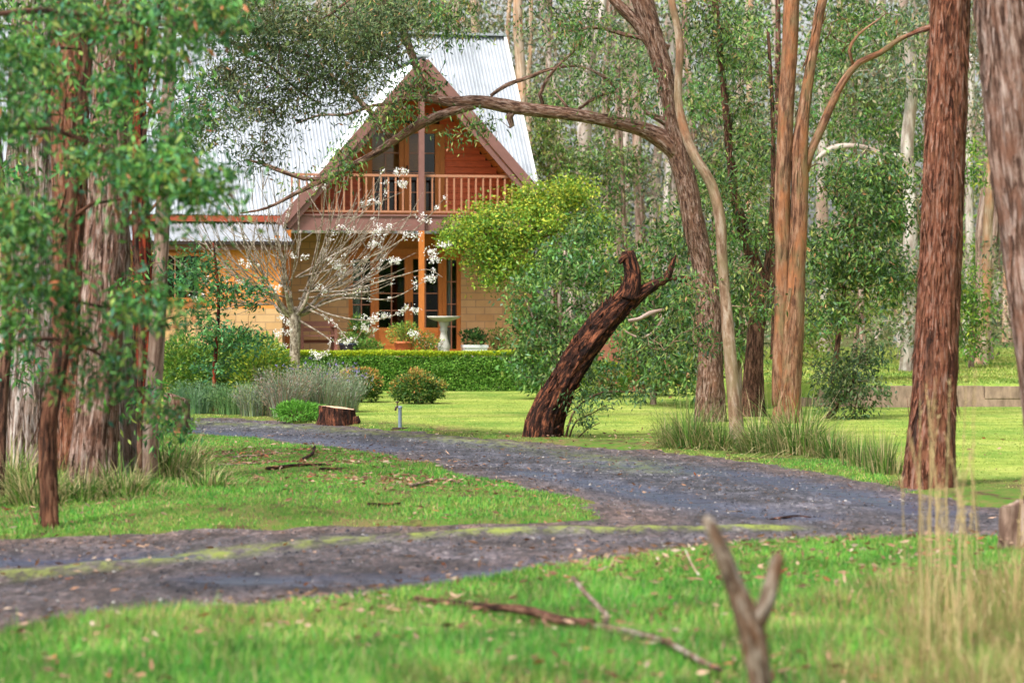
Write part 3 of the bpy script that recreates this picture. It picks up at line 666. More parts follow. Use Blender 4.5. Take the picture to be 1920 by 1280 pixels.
# upstairs: two glazed leaves
um = HA(757, DW)
o = opening('door', xa+.0, um-.005, ZE, ztop-.06, DW, 2, 4, .10, lab='left glazed leaf of the balcony door', lowpanel=.0 or None)
o = opening('door', um+.005, xb, ZE, ztop-.06, DW, 2, 4, .10, lab='right glazed leaf of the balcony door', handle=-1)
mb = MB(); mb.box(xa-.08, xb+.08, DW-.06, DW+.04, ztop-.058, ztop+.04); mb.box(xa-.10, xa-.002, DW-.062, DW+.04, ZE, ztop-.06); mb.box(xb+.002, xb+.10, DW-.062, DW+.04, ZE, ztop-.06)
mb.build('door_frame', M['wood_orange'], house, off=(0, 0, 0))
# ground floor
D1 = 1.4; Z0 = .66
zt = HZ(760, 478, D1)
X = {k: HA(k, D1) for k in (653, 702, 766, 829, 863)}
o = opening('window', X[653], X[702]-.004, Z0+.45, zt, D1, 2, 3, .085, lab='left side window with a pale curtain behind it'); curtain(X[653]+.08, X[653]+.30, Z0+.5, zt-.1, D1+.12, o)
opening('door', X[702], X[766]-.004, Z0, zt, D1, 2, 4, .085, lowpanel=.36, handle=1, lab='left leaf of the ground floor french door')
opening('door', X[766], X[829]-.004, Z0, zt, D1, 2, 4, .085, lowpanel=.36, handle=-1, lab='right leaf of the ground floor french door')
o = opening('window', X[829], X[863], Z0, zt, D1, 2, 4, .085, lab='narrow side window right of the french door'); curtain(X[829]+.1, X[829]+.2, Z0+.1, zt-.1, D1+.12, o)
mb = MB()
mb.box(AL, X[653]-.002, D1-.06, D1+.14, 0, 3.18); mb.box(X[863]+.002, AR+.1, D1-.06, D1+.14, 0, 3.18)
mb.box(X[653]-.002, X[702]-.002, D1-.06, D1+.14, 0, Z0+.449); mb.box(AL, AL+.2, D1+.141, 7.1, 0, 3.3); mb.box(AR-.1, AR+.1, D1+.141, 7.1, 0, 3.3); mb.box(AL+.201, AR-.101, 6.9, 7.1, 0, 3.3)
mb.build('wall', M['brick'], house, off=(0, 0, 0))['label'] = 'cream block wall under the balcony'
mb = MB(); mb.box(X[653]-.06, X[863]+.06, D1-.09, D1-.062, zt+.001, zt+.14); mb.box(X[653]-.002, X[863]+.002, D1-.055, D1+.1, zt+.002, 3.18); mb.build('lintel', M['wood_orange'], house, off=(0, 0, 0))
for sg, ax in ((1, AR), (-1, AL)):   # end gable walls in dark boards
    mb = MB(); mb.add([(ax-sg*.05, .25, ZE), (ax-sg*.05, 2*DR-.25, ZE), (ax-sg*.05, DR, ZR-.2)], np.array([[0, 1, 2]])); mb.box(ax-sg*.05-.02, ax-sg*.05+.02, .25, 2*DR-.25, 3.3, ZE)
    mb.build('end_wall', M['wood_red'], house, off=(0, 0, 0))
# balcony
xl = HA(545, 0); xr = 2.95
balc = MB(); balc.box(xl, xr, .03, D1-.07, ZE-.10, ZE-.01); 
for k in range(14): balc.box(xl+.1+k*.42, xl+.15+k*.42, .03, D1-.07, ZE-.24, ZE-.101)
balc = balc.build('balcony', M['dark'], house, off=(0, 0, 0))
mb = MB(); mb.box(xl-.03, xr+.03, -.02, .027, ZE-.30, ZE-.01); mb.box(xl-.03, xr+.03, -.05, .03, ZE-.008, ZE+.03); mb.build('fascia', M['mauve'], balc, off=(0, 0, 0))
xrr = HA(968, .05)
mb = MB(); mb.box(xl, xrr, .0, .06, ZE+.80, ZE+.85); mb.box(xl, xrr, .01, .05, ZE+.07, ZE+.11); mb.build('railing', M['rail'], balc, off=(0, 0, 0))
bal0 = None; k = 0; x = xl+.03
while x < xrr-.01:
    if bal0 is None:
        mb = MB(); mb.box(-.016, .016, .012, .046, ZE+.111, ZE+.799); bal0 = mb.build('baluster', M['rail'], balc, off=(0, 0, 0)); bal0.location.x = x
    else: c_ = child_copy(bal0, balc); c_.location.x = x
    x += .152
# posts
for px, z0_, z1, mt in ((790, 3.2, ZAP-.35, 'mauve'), (790, .42, 3.198, 'wood_orange'), (540, .42, ZE-.3, 'wood_orange')):
    a_ = HA(px, -.08); mb = MB(); mb.box(a_-.055, a_+.055, -.13, -.052, z0_, z1); mb.build('post', M[mt], house, off=(0, 0, 0))
# left wing: lean-to roof and orange wall
zt2 = HZ(400, 417, -.1); zb2 = HZ(400, 452, -1.6); w0, w1 = HA(262, -1.4), HA(530, -1.5)
mb = MB(); us = np.arange(w0-.2, w1+.2, .019)
slope_cols(mb, us, lambda u: (u, -1.65, zb2), lambda u: (u, .05, zt2), (0, -.3, .95)); lr = mb.build('lean_to_roof', M['corr'], house, off=(0, 0, 0))
mb = MB(); mb.box(w0-.2, w1+.2, -1.76, -1.66, zb2-.07, zb2-.005); mb.build('gutter', M['dark'], lr, off=(0, 0, 0))
mb = MB(); mb.box(w0-.2, w1+.2, -1.655, -1.63, zb2-.17, zb2-.02); mb.build('fascia', M['mauve'], lr, off=(0, 0, 0))
mb = MB(); z = 1.62
while z < zb2-.02:
    mb.box(w0, w1, -1.42-.004*(int(z*100) % 2), -1.30, z, z+.148); z += .15
for k in range(int((w1-w0)/.9)+1): mb.box(w0+k*.9, w0+k*.9+.05, -1.45, -1.426, 1.62, zb2-.02)
mb.build('wall', M['wood_orange2'], house, off=(0, 0, 0))['label'] = 'orange timber wall of the left wing'
mb = MB(); mb.box(w0, w1, -1.44, -1.28, 0, 1.615); mb.box(w1-.15, w1, -1.27, 1.33, 0, 1.615); mb.build('wall', M['brick'], house, off=(0, 0, 0))['label'] = 'pale block base of the left wing'
mb = MB(); mb.box(w1-.12, w1-.02, -1.27, 1.33, 1.62, 3.05); mb.build('end_wall', M['wood_orange2'], house, off=(0, 0, 0))
a_ = HA(292, -1.55); mb = MB(); mb.lathe((a_, -1.55, .4), [(.04, 0), (.04, zb2-.5)], 12); mb.build('downpipe', M['white'], house, off=(0, 0, 0))
a_ = HA(330, -1.42); opening('window', a_-.55, a_+.5, 1.75, 2.7, -1.46, 2, 1, .06, lab='window in the orange wing wall')
mb = MB(); mb.box(a_-.49, a_+.44, -1.449, -1.447, 1.8, 2.65); mb.build('dark_backing', M['dark'], house, off=(0, 0, 0))  # near-black sheet between the pane and the board wall

# patio slab
mb = MB(); mb.box(w1+.02, 3.4, -1.15, D1-.07, .2, .66)
pat = mb.build('patio', M['floor'], None, off=(0, 0, 0)); pat.location = (HX, HY, 0); pat.rotation_euler = (0, 0, TH); setp(pat, kind='structure')
def on_patio(px, d, z=.66):
    a = HA(px, d); return (HX+a*math.cos(TH)-d*math.sin(TH), HY+a*math.sin(TH)+d*math.cos(TH), z)
# ================================================================== PATIO OBJECTS
M['terracotta'] = plain('terracotta', (.58, .16, .06), .7, .12, 12)
M['pot_dark'] = plain('dark_glazed_pot', (.035, .045, .065), .35, .2, 9)
M['concrete'] = plain('concrete', (.50, .48, .43), .9, .15, 14, bmp=.3)
M['bench'] = plain('bench_timber', (.27, .12, .085), .6, .25, 10, 0, .3, (1, 6, 6))
M['steel_pipe'] = plain('blue_grey_pipe', (.22, .28, .34), .5, .1, 20)
M['brass'] = plain('old_brass', (.06, .035, .03), .5, .2, 20)
M['sleeper'] = plain('weathered_sleeper', (.27, .19, .14), .9, .6, 4, 0, .2, (2, 2, .8), .2)
M['redboard'] = plain('red_brown_board', (.26, .095, .06), .8, .25, 6, 0, .3, (1, 1, 6), .3)
M['cutwood'] = plain('sawn_wood', (.60, .40, .27), .85, .18, 9, 0, .2, (1, 1, 1), .4)
M['soil'] = plain('soil', (.05, .03, .02), .95, .3, 20)
PLG = [(.09, .22, .035), (.16, .30, .04), (.05, .13, .03), (.26, .34, .06)]
GOLD = [(.28, .40, .04), (.46, .50, .05), (.18, .33, .04), (.10, .24, .03), (.52, .50, .07)]
EUC = [(.07, .155, .035), (.13, .235, .05), (.03, .065, .022), (.23, .27, .07), (.12, .18, .11), (.36, .19, .09)]
EUW = [5, 4, 4, 2.4, .9, .45]
EUCL = [(.065, .20, .045), (.11, .27, .055), (.035, .11, .035), (.21, .30, .06), (.09, .24, .15), (.45, .17, .08)]
OLIVE = [(.07, .11, .04), (.12, .16, .055), (.045, .075, .035), (.17, .19, .08), (.30, .17, .08)]
BACK = [(.11, .16, .07), (.17, .22, .09), (.06, .095, .045), (.26, .27, .12), (.30, .23, .16), (.14, .19, .14)]

def ball_leaves(mb, c, r, n, L, Wd, cols, w=None, shell=.35, tipcols=None, r_=RNG, flat=1.0, bottom=-.95):
    """leaves over and inside an ellipsoid, pointing outward; r = (rx, ry, rz)"""
    v = rand_dirs(n, r_); v = v[v[:, 2] > bottom]; n = len(v)
    lump = 1+.10*np.sin(v[:, 0]*5+c[0]*3)+.10*np.sin(v[:, 1]*6+v[:, 2]*4+c[1])+.06*np.sin(v[:, 2]*9+v[:, 0]*7)
    k = (1-shell*r_.uniform(0, 1, (n, 1))**1.5)*lump[:, None]
    C = np.array(c)+v*k*np.array(r)
    D = v+rand_dirs(n, r_)*.8+np.array([0, 0, .3]); col = pal(n, cols, w, r_=r_)
    if tipcols is not None:
        s_ = (k[:, 0] > .93) & (v[:, 2] > .05+.3*r_.normal(size=n)); col[s_] = pal(int(s_.sum()), tipcols, r_=r_)
    leaf_quads(mb, C, D, L*r_.uniform(.6, 1.3, n), Wd*r_.uniform(.7, 1.3, n), col, r_)

# bench
bx, by, bz = on_patio(598, -.75); be = root('garden_bench', 'low reddish timber garden bench on the patio behind the blossom tree trunk', 'bench', (bx, by, bz), None, TH)
for y_ in (0, .40):
    for x_ in (-.34, .34):
        mb = MB(); mb.box(x_-.03, x_+.03, y_-.03, y_+.03, 0, .40 if y_ == 0 else .72); mb.build('leg', M['bench'], be, off=(0, 0, 0))
mb = MB()
for k in range(4): mb.box(-.38, .38, -.03+k*.115, .07+k*.115, .401, .43)
mb.build('seat', M['bench'], be, off=(0, 0, 0))
mb = MB(); mb.box(-.31, .31, .405, .43, .50, .575); mb.box(-.31, .31, .405, .43, .60, .70); mb.box(-.31, .31, .37, .395, .27, .33); mb.build('backrest', M['bench'], be, off=(0, 0, 0))
for x_ in (-.34, .34):
    mb = MB(); mb.box(x_-.035, x_+.035, -.05, .44, .58, .61); mb.box(x_-.025, x_+.025, -.028, .028, .431, .579); mb.build('armrest', M['bench'], be, off=(0, 0, 0))
def pot(px, d, r, h, mat, lab, cat='plant pot', name='plant_pot', z=.66):
    x, y, z = on_patio(px, d, z); p = root(name, lab, cat, (x, y, z))
    mb = MB(); mb.lathe((x, y, z), [(0, 0), (r*.68, 0), (r*.74, h*.15), (r*.97, h*.84), (r*1.06, h*.85), (r*1.06, h), (r*.92, h), (r*.90, h*.88)], 20); mb.build('pot', mat, p, True)
    mb = MB(); mb.lathe((x, y, z), [(r*.90, h*.88), (0, h*.9)], 20); mb.build('soil', M['soil'], p)
    return p, (x, y, z)
def plant_on(p, c, r, n, L, Wd, cols, w=None, tip=None, name='foliage', shell=.8):
    mb = MB(); ball_leaves(mb, c, r, n, L, Wd, cols, w, shell, tip)
    for k in range(9):
        q = np.array(c)+rand_dirs(1)[0]*np.array(r)*.7; q[2] = max(q[2], c[2]); base = np.array([c[0], c[1], p.location[2]+.1])
        tube(mb, np.array([base, (base+q)/2+RNG.normal(size=3)*.02, q]), [.008, .006, .003], 4, col=(.12, .08, .04), cap=False)
    return mb.build(name, M['leaf'], p)
p, (x, y, z) = pot(757, -.9, .19, .30, M['terracotta'], 'terracotta pot holding a bushy yellow green shrub before the french door')
plant_on(p, (x+.02, y, z+.46), (.34, .30, .24), 1500, .05, .022, PLG+[(.40, .40, .05)], [3, 3, 1, 4, 2])
p, (x, y, z) = pot(655, -.8, .21, .27, M['pot_dark'], 'squat dark blue grey pot on the patio left of the french door')
plant_on(p, (x-.02, y, z+.34), (.22, .2, .14), 350, .05, .02, PLG)
x, y, z = on_patio(690, -.95); p = root('patio_plant', 'bright green low plant between the dark pot and the terracotta pot', 'plant', (x, y, z))
plant_on(p, (x, y, z+.16), (.30, .25, .20), 900, .06, .03, PLG, [4, 4, 1, 2])
x, y, z = on_patio(800, -1.0); p = root('patio_plant', 'reddish green trailing plant beside the terracotta pot and bird bath', 'plant', (x, y, z))
plant_on(p, (x, y, z+.22), (.36, .25, .24), 1100, .05, .022, PLG+[(.40, .18, .08), (.7, .66, .5)], [3, 3, 2, 3, 1.4, .6])
x, y, z = on_patio(672, .6); p = root('patio_plant', 'tall dark leafy plant standing against the side window with the curtain', 'plant', (x, y, z))
plant_on(p, (x, y, z+.42), (.22, .2, .42), 800, .08, .03, PLG, [3, 2, 4, 1])
x, y, z = on_patio(932, -.9); p = root('patio_plant', 'olive and orange tinted shrub right of the white planter', 'plant', (x, y, z))
plant_on(p, (x, y, z+.26), (.32, .28, .32), 1300, .05, .02, PLG+[(.42, .24, .08)], [3, 2, 2, 2, 2])
# white planter
x, y, z = on_patio(890, -1.0); p = root('planter_box', 'white rectangular planter holding a dark leafy plant by the cream wall', 'planter', (x, y, z), None, TH)
mb = MB(); mb.box(-.23, .23, -.14, .14, 0, .20); mb.box(-.25, .25, -.16, -.13, .17, .23); mb.box(-.25, .25, .13, .16, .17, .23); mb.box(-.25, -.22, -.129, .129, .171, .229); mb.box(.22, .25, -.129, .129, .171, .229)
mb.build('trough', M['white'], p, off=(0, 0, 0)); mb = MB(); mb.box(-.22, .22, -.13, .13, .201, .21); mb.build('soil', M['soil'], p, off=(0, 0, 0))
mb = MB(); ball_leaves(mb, (0, 0, .36), (.26, .16, .18), 520, .085, .035, [(.02, .06, .02), (.04, .11, .03), (.09, .19, .04)], None, .9)
mb.build('foliage', M['leaf'], p, off=(0, 0, 0))
# bird bath
KB = .82
x, y, z = on_patio(832, -1.0); p = root('bird_bath', 'grey stone bird bath with a wide shallow bowl on a baluster pedestal', 'bird bath', (x, y, z))
mb = MB(); mb.lathe((x, y, z), [(r_*.85, q_*KB) for r_, q_ in [(0, 0), (.17, 0), (.17, .06), (.13, .09), (.14, .18), (.16, .24), (.10, .40), (.075, .60), (.10, .66), (.08, .70), (.12, .80), (.12, .84)]], 24); mb.build('pedestal', M['concrete'], p, True)
mb = MB(); mb.lathe((x, y, z), [(r_*.92, q_*KB) for r_, q_ in [(.10, .842), (.22, .88), (.35, .94), (.37, .985), (.345, .985), (.30, .95), (.12, .92), (0, .915)]], 32); mb.build('bowl', M['concrete'], p, True)

# ================================================================== GARDEN
HEDGEY = 55.2
def box_hedge(name, label, x0, x1, y0, y1, z0, z1, n, cols, topcols, group=None, L=.04, Wd=.022):
    p = root(name, label, 'hedge', ((x0+x1)/2, (y0+y1)/2, z0), group)
    mb = MB(); xs = np.linspace(x0+.08, x1-.08, 40); 
    mb.box(x0+.09, x1-.09, y0+.09, y1-.09, z0, z1-.09, (.03, .06, .015)); mb.build('stem', M['leaf'], p)  # solid dark core instead of stems; inner shade is in its colour
    mb = MB()
    A1, A2, A3 = (x1-x0)*(z1-z0), (x1-x0)*(y1-y0), (y1-y0)*(z1-z0); tot = A1*1.6+A2+2*A3
    def put(k, f, nrm, cc, w=None):
        u, v = RNG.uniform(0, 1, k), RNG.uniform(0, 1, k); C = f(u, v)
        bumpy = .045*vnoise(C[:, 0]+C[:, 1]*.7, C[:, 2]*2+C[:, 1], 44, 3, 5); nrm = np.array(nrm, float)
        C = C+nrm*(bumpy-.07*RNG.uniform(0, 1, k)**1.5)[:, None]
        leaf_quads(mb, C, nrm+rand_dirs(k)*1.0+np.array([0, 0, .25]), L*RNG.uniform(.6, 1.3, k), Wd*RNG.uniform(.7, 1.3, k), pal(k, cc, w))
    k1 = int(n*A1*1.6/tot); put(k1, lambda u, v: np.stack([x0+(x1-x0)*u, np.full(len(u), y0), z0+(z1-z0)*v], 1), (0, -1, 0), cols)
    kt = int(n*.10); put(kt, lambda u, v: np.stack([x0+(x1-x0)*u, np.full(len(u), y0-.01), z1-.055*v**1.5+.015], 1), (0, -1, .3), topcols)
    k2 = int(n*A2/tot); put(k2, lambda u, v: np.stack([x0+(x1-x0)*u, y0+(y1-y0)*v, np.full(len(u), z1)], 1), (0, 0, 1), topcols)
    k3 = int(n*A3/tot)
    put(k3, lambda u, v: np.stack([np.full(len(u), x0), y0+(y1-y0)*u, z0+(z1-z0)*v], 1), (-1, 0, 0), cols); put(k3, lambda u, v: np.stack([np.full(len(u), x1), y0+(y1-y0)*u, z0+(z1-z0)*v], 1), (1, 0, 0), cols)
    mb.build('foliage', M['leaf'], p)
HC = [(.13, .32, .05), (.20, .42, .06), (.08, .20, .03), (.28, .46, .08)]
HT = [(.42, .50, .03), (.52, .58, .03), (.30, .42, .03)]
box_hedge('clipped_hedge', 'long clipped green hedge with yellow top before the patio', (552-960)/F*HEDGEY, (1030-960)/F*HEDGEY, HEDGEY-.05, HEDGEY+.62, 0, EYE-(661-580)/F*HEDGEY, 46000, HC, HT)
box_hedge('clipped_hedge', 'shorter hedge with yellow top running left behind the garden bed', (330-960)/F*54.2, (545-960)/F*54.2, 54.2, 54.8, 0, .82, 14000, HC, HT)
def bush(name, label, cat, px, py, wpx, hpx, n, L, Wd, cols, w=None, tip=None, group=None, stemcol=True, depth=1.0, z=None, shell=.6, Y=None):
    if Y is None: x, y = G(px, py)
    else: y = Y; x = (px-960)/F*Y
    zb = gz(x, y) if z is None else z; k = y/F; rx = wpx*k/2; rz = hpx*k/2
    p = root(name, label, cat, (x, y, zb), group)
    mb = MB()
    for i in range(12):
        v = rand_dirs(1)[0]; q = np.array([x+v[0]*rx*.75, y+v[1]*rx*depth*.75, zb+rz*(1+abs(v[2])*.7)])
        tube(mb, catmull(np.array([(x+v[0]*.05, y+v[1]*.05, zb-.03), ((x+q[0])/2, (y+q[1])/2, zb+rz*.6), q]), .15), np.linspace(.014, .004, len(catmull(np.array([(x+v[0]*.05, y+v[1]*.05, zb-.03), ((x+q[0])/2, (y+q[1])/2, zb+rz*.6), q]), .15))), 5)
    mb.build('stem', M['bark_dark'], p)
    mb = MB(); ball_leaves(mb, (x, y, zb+rz*1.02), (rx, rx*depth, rz), n, L, Wd, cols, w, shell, tip, bottom=-.9)
    mb.build('foliage', M['leaf'], p); return p
SH = [(.06, .15, .03), (.10, .20, .035), (.04, .09, .025), (.18, .22, .05)]; ST = [(.42, .24, .06), (.36, .30, .06), (.50, .20, .06), (.25, .28, .05)]
bush('round_shrub', 'round shrub with orange new tips, left one of the pair on the lawn', 'shrub', 676, 757, 80, 62, 5200, .055, .024, SH, None, ST)
bush('round_shrub', 'wider shrub with reddish tips, standing right of its twin on the lawn', 'shrub', 784, 759, 104, 58, 6200, .055, .024, SH, None, ST+[(.30, .30, .08)])
bush('round_shrub', 'globe shaped clipped bush with yellow tips behind the leaning dead trunk', 'shrub', 1132, 746, 100, 68, 7000, .045, .02, HC, None, HT, shell=.3, Y=51.5, z=0)
# lavender and grey shrubs at the corner of the drive
LAV = [(.20, .27, .17), (.30, .36, .25), (.11, .17, .09), (.36, .30, .30), (.36, .24, .17)]
def spiky(name, label, px, py, n, L, spread, cols, w=None, wd=.012, cat='shrub', group=None, rad=.2, flowers=None, up=1.0):
    x, y = G(px, py); p = root(name, label, cat, (x, y, gz(x, y)), group); mb = MB()
    long_grass(mb, x, y, n, L, spread, wd, cols, w, rad=rad, sagf=.15, up=up)
    k = n*7; a = RNG.uniform(0, 6.28, k); t_ = RNG.uniform(.2, 1, k)**.8; sp = spread*RNG.uniform(0, 1, k)
    C = np.stack([x+np.cos(a)*(rad*.7+L*sp*t_**1.3), y+np.sin(a)*(rad*.7+L*sp*t_**1.3), gz(x, y)+L*t_*(1-.25*sp)*RNG.uniform(.6, 1.05, k)], 1)
    D = np.stack([np.cos(a)*.6, np.sin(a)*.6, np.ones(k)], 1)+rand_dirs(k)*.7
    leaf_quads(mb, C, D, .05*RNG.uniform(.6, 1.4, k), .010, pal(k, cols, w))
    if flowers is not None:
        k = int(n*.06); a = RNG.uniform(0, 6.28, k); sp = spread*RNG.uniform(0, 1, k)
        C = np.stack([x+np.cos(a)*(rad+L*sp), y+np.sin(a)*(rad+L*sp), gz(x, y)+L*(1-.25*sp)*RNG.uniform(.8, 1.1, k)], 1)
        C = np.repeat(C, 6, 0)+RNG.normal(size=(k*6, 3))*.012; leaf_quads(mb, C, rand_dirs(k*6)+np.array([0, 0, .8]), .03, .014, pal(k*6, flowers))
    mb.build('foliage', M['leaf'], p)
VIO = [(.22, .17, .42), (.30, .24, .48)]
spiky('lavender_bush', 'grey lavender bush with violet spikes right beside the blossom tree foot', 600, 782, 420, .80, .50, LAV, [4, 4, 3, 2, 2], flowers=VIO, rad=.26)
spiky('lavender_bush', 'brownish grey lavender bush below the blossom tree trunk', 535, 785, 420, .74, .5, LAV, [3, 3, 3, 2, 4], rad=.26)
spiky('lavender_bush', 'small silvery bush between the wide grey ones and the dark round shrub', 648, 775, 320, .62, .5, LAV, [5, 4, 2, 1, 1], rad=.2, flowers=VIO)
spiky('lavender_bush', 'pale grey bush left of the blossom tree by the drive edge', 480, 783, 320, .50, .5, LAV+[(.30, .36, .12)], [5, 4, 3, 1, 1, 3], rad=.25)
spiky('rosemary_bush', 'soft green spiky bush right of the red stemmed sapling', 437, 779, 320, .46, .5, [(.12, .26, .08), (.20, .32, .12), (.08, .16, .06)], rad=.3)
spiky('rosemary_bush', 'blue green spiky bush left of the red stemmed sapling', 368, 778, 320, .5, .5, [(.12, .26, .10), (.20, .32, .18), (.08, .16, .08)], rad=.3)
bush('garden_shrub', 'bright green rounded shrub left behind the red stemmed sapling', 'shrub', 350, 766, 130, 130, 7500, .07, .028, PLG, [4, 4, 2, 4])
bush('garden_shrub', 'yellow green shrub directly left of the blossom tree trunk', 'shrub', 492, 766, 130, 128, 8200, .06, .024, PLG+[(.40, .44, .04)], [4, 3, 2, 4, 4])
bush('garden_shrub', 'dark glossy shrub behind the red stemmed sapling', 'shrub', 440, 764, 120, 140, 7000, .07, .03, PLG, [3, 2, 5, 1.5])
bush('garden_shrub', 'low green mound of leaves at the drive edge left of the pale stump', 'shrub', 560, 792, 100, 34, 2600, .06, .016, [(.09, .26, .03), (.14, .36, .04)])
bush('camellia_bush', 'dark leafy bush with a pink flower beside the red board steps', 'shrub', 1225, 735, 110, 130, 4200, .08, .035, EUC, None, None, Y=52)
# ------------- helper: tree from photo outlines
def tree(name, label, cat, stems, Y, bark, flk=0, crown=None, cols=EUC, w=EUW, leaf=(.09, .022), per=26, sig=.20, sides=18, ridge=.05, lump=.04, flare=.3, group=None, droop=.9, twf=.8, twr=.014, cbark=None, seed=1, z0=None, partname='crown'):
    s0 = stems[0]; y0 = s0[0][3] if len(s0[0]) > 3 else Y; b = P(s0[0][0], s0[0][1], y0); zb = gz(b[0], b[1])
    p = root(name, label, cat, (b[0], b[1], zb), group)
    mb = MB(); D = []
    for i, s_ in enumerate(stems):
        D.append(stem(mb, s_, Y, sides if i == 0 else max(7, sides-6), ridge, lump, seed=seed*13+i, flare=flare if i == 0 else 0, ground=(i == 0)))
    if flk: strips(mb, D[0], flk, np.random.default_rng(seed+500))
    D = np.vstack(D)
    if crown:
        cen = clusters(crown)
        twigs(mb, D, cen, twr, twf)
        leaf = (leaf[0]*(1.2 if Y < 45 else 1.45), leaf[1]*(1.25 if Y < 45 else 1.5)); sig = sig*.85
    mb.build('trunk', M[bark], p, True)
    if crown:
        mb = MB(); leafage(mb, cen, per, sig, leaf[0], leaf[1], cols, w, droop); mb.build(partname, M['leaf'], p)
    return p
# ================================================================== TREES
# ---- left group
tree('stringybark_tree', 'broad grey stringybark trunk at the left edge, widest of the left group', 'tree',
  [[(62, 905, 66), (60, 760, 60), (62, 600, 58), (66, 400, 54), (70, 200, 50), (76, 0, 47), (84, -300, 42), (92, -700, 34)]], 28.0, 'bark_stringy', 900,
  crown=[(40, 20, 120, 60, 27.0, 1.0, 16), (180, -60, 160, 60, 27, 1, 24), (-60, 300, 60, 200, 27, .8, 16)], cols=EUCL, leaf=(.085, .024), per=30, sides=54, ridge=.09, lump=.02, flare=.15, seed=1)
tree('stringybark_tree', 'broad trunk in the middle of the left group, pale grey above, brown foot', 'tree',
  [[(172, 945, 50), (176, 850, 42), (188, 700, 38), (197, 520, 37), (205, 330, 37), (212, 120, 36), (222, -100, 34), (235, -600, 30)]], 24.2, 'bark_pinkish', 800, sides=48, ridge=.08, lump=.03, flare=.15, seed=2)
tree('stringybark_tree', 'reddish grey trunk behind the slender forked one, second from the left', 'tree',
  [[(132, 915, 34), (130, 760, 30), (128, 600, 30), (130, 300, 32), (132, 100, 34), (138, -100, 34), (150, -500, 30)]], 26.8, 'bark_red', 300, sides=40, ridge=.08, lump=.03, flare=.2, seed=3)
tree('stringybark_tree', 'short pale leaning trunk with a hollow foot right of the split trunk', 'tree',
  [[(244, 935, 26), (246, 860, 20), (240, 760, 18), (232, 640, 17), (228, 500, 16), (226, 300, 15), (226, 60, 14), (230, -300, 12)]], 24.6, 'bark_stringy', 300, sides=30, ridge=.09, lump=.04, flare=.25, seed=4)
tree('gum_tree', 'slender pale grey trunk at the right of the left group', 'tree',
  [[(270, 940, 19), (280, 860, 17), (287, 740, 16), (296, 600, 15), (303, 450, 14), (310, 300, 13), (317, 150, 12), (322, 0, 11), (335, -300, 9)]], 24.4, 'bark_greybrown',
  crown=[(330, 250, 60, 60, 24, .5, 8), (400, -60, 120, 50, 24.5, .8, 16)], cols=EUCL, leaf=(.08, .022), per=26, sides=24, ridge=.02, lump=.04, flare=.2, seed=5)
tree('burnt_tree', 'red barked trunk blackened by fire at the back of the left group', 'tree',
  [[(262, 868, 22), (268, 760, 19), (270, 620, 19), (266, 480, 17), (262, 330, 15), (260, 150, 13), (262, 0, 11), (270, -300, 9)]], 30.0, 'bark_fireburnt', sides=24, ridge=.09, lump=.06, flare=.2, seed=6)
tree('sapling_tree', 'slender brown forked tree standing in front of the stringybarks by the near drive', 'tree',
  [[(94, 1006, 16), (92, 930, 17), (90, 860, 18), (92, 780, 17), (108, 700, 15), (122, 600, 12), (128, 480, 11), (132, 380, 11), (148, 280, 9.5), (160, 190, 10), (164, 110, 9), (160, 20, 8), (158, -80, 7), (150, -300, 5)],
   [(166, 108, 7), (178, 60, 6), (188, 10, 5), (200, -80, 4.5), (225, -260, 3)], [(160, 92, 3), (120, 90, 3), (98, 92, 2)], [(140, 405, 4), (172, 382, 3.5), (210, 376, 2.5), (235, 372, 1.5)],
   [(112, 660, 4), (100, 640, 3.5), (85, 655, 3), (60, 640, 1.5)]], 20.3, 'bark_sapling', 200,
  crown=[(60, 140, 90, 60, 19.3, .6, 15), (130, 250, 90, 30, 19.4, .5, 8), (200, 190, 80, 30, 19.4, .5, 9), (150, 20, 110, 50, 19.4, .5, 14), (170, 300, 70, 30, 19.3, .4, 6)],
  cols=EUCL, leaf=(.068, .020), per=34, sig=.13, sides=20, ridge=.03, lump=.05, flare=.05, twr=.008, seed=7)
# leafy saplings whose bases stand in the grass before the group
tree('leafy_sapling', 'leafy eucalypt sapling hanging over the drive in front of the slender pale trunk', 'tree',
  [[(262, 962, 6), (262, 900, 5.5), (262, 760, 5), (264, 600, 5), (255, 430, 4.5), (262, 300, 4), (300, 120, 3), (330, -60, 2)], [(260, 420, 3), (320, 360, 2.5), (400, 350, 1.5)], [(256, 640, 3), (300, 600, 2), (350, 590, 1.5)]], 24.0, 'bark_dark',
  crown=[(290, 130, 100, 70, 24, .5, 9), (320, 800, 45, 30, 24, .4, 6), (260, 730, 40, 40, 24, .4, 4), (340, 200, 60, 50, 24, .5, 5), (270, 520, 60, 60, 24, .4, 6)],
  cols=EUCL, leaf=(.068, .020), per=36, sig=.125, sides=10, ridge=0, lump=.05, flare=.1, twr=.008, seed=8)
tree('leafy_sapling', 'leafy eucalypt sapling at the far left edge with dark thin stems', 'tree',
  [[(-2, 950, 9), (2, 860, 9), (8, 700, 10), (18, 600, 8), (10, 480, 7), (0, 300, 6), (-20, 100, 4), (-40, -80, 3)]], 23.0, 'bark_dark',
  crown=[(10, 330, 60, 60, 23, .4, 5), (20, 600, 40, 50, 23, .4, 5), (40, 700, 40, 40, 23, .3, 3)],
  cols=EUCL, leaf=(.070, .021), per=36, sig=.12, sides=10, ridge=0, lump=.06, flare=.1, twr=.008, seed=9)
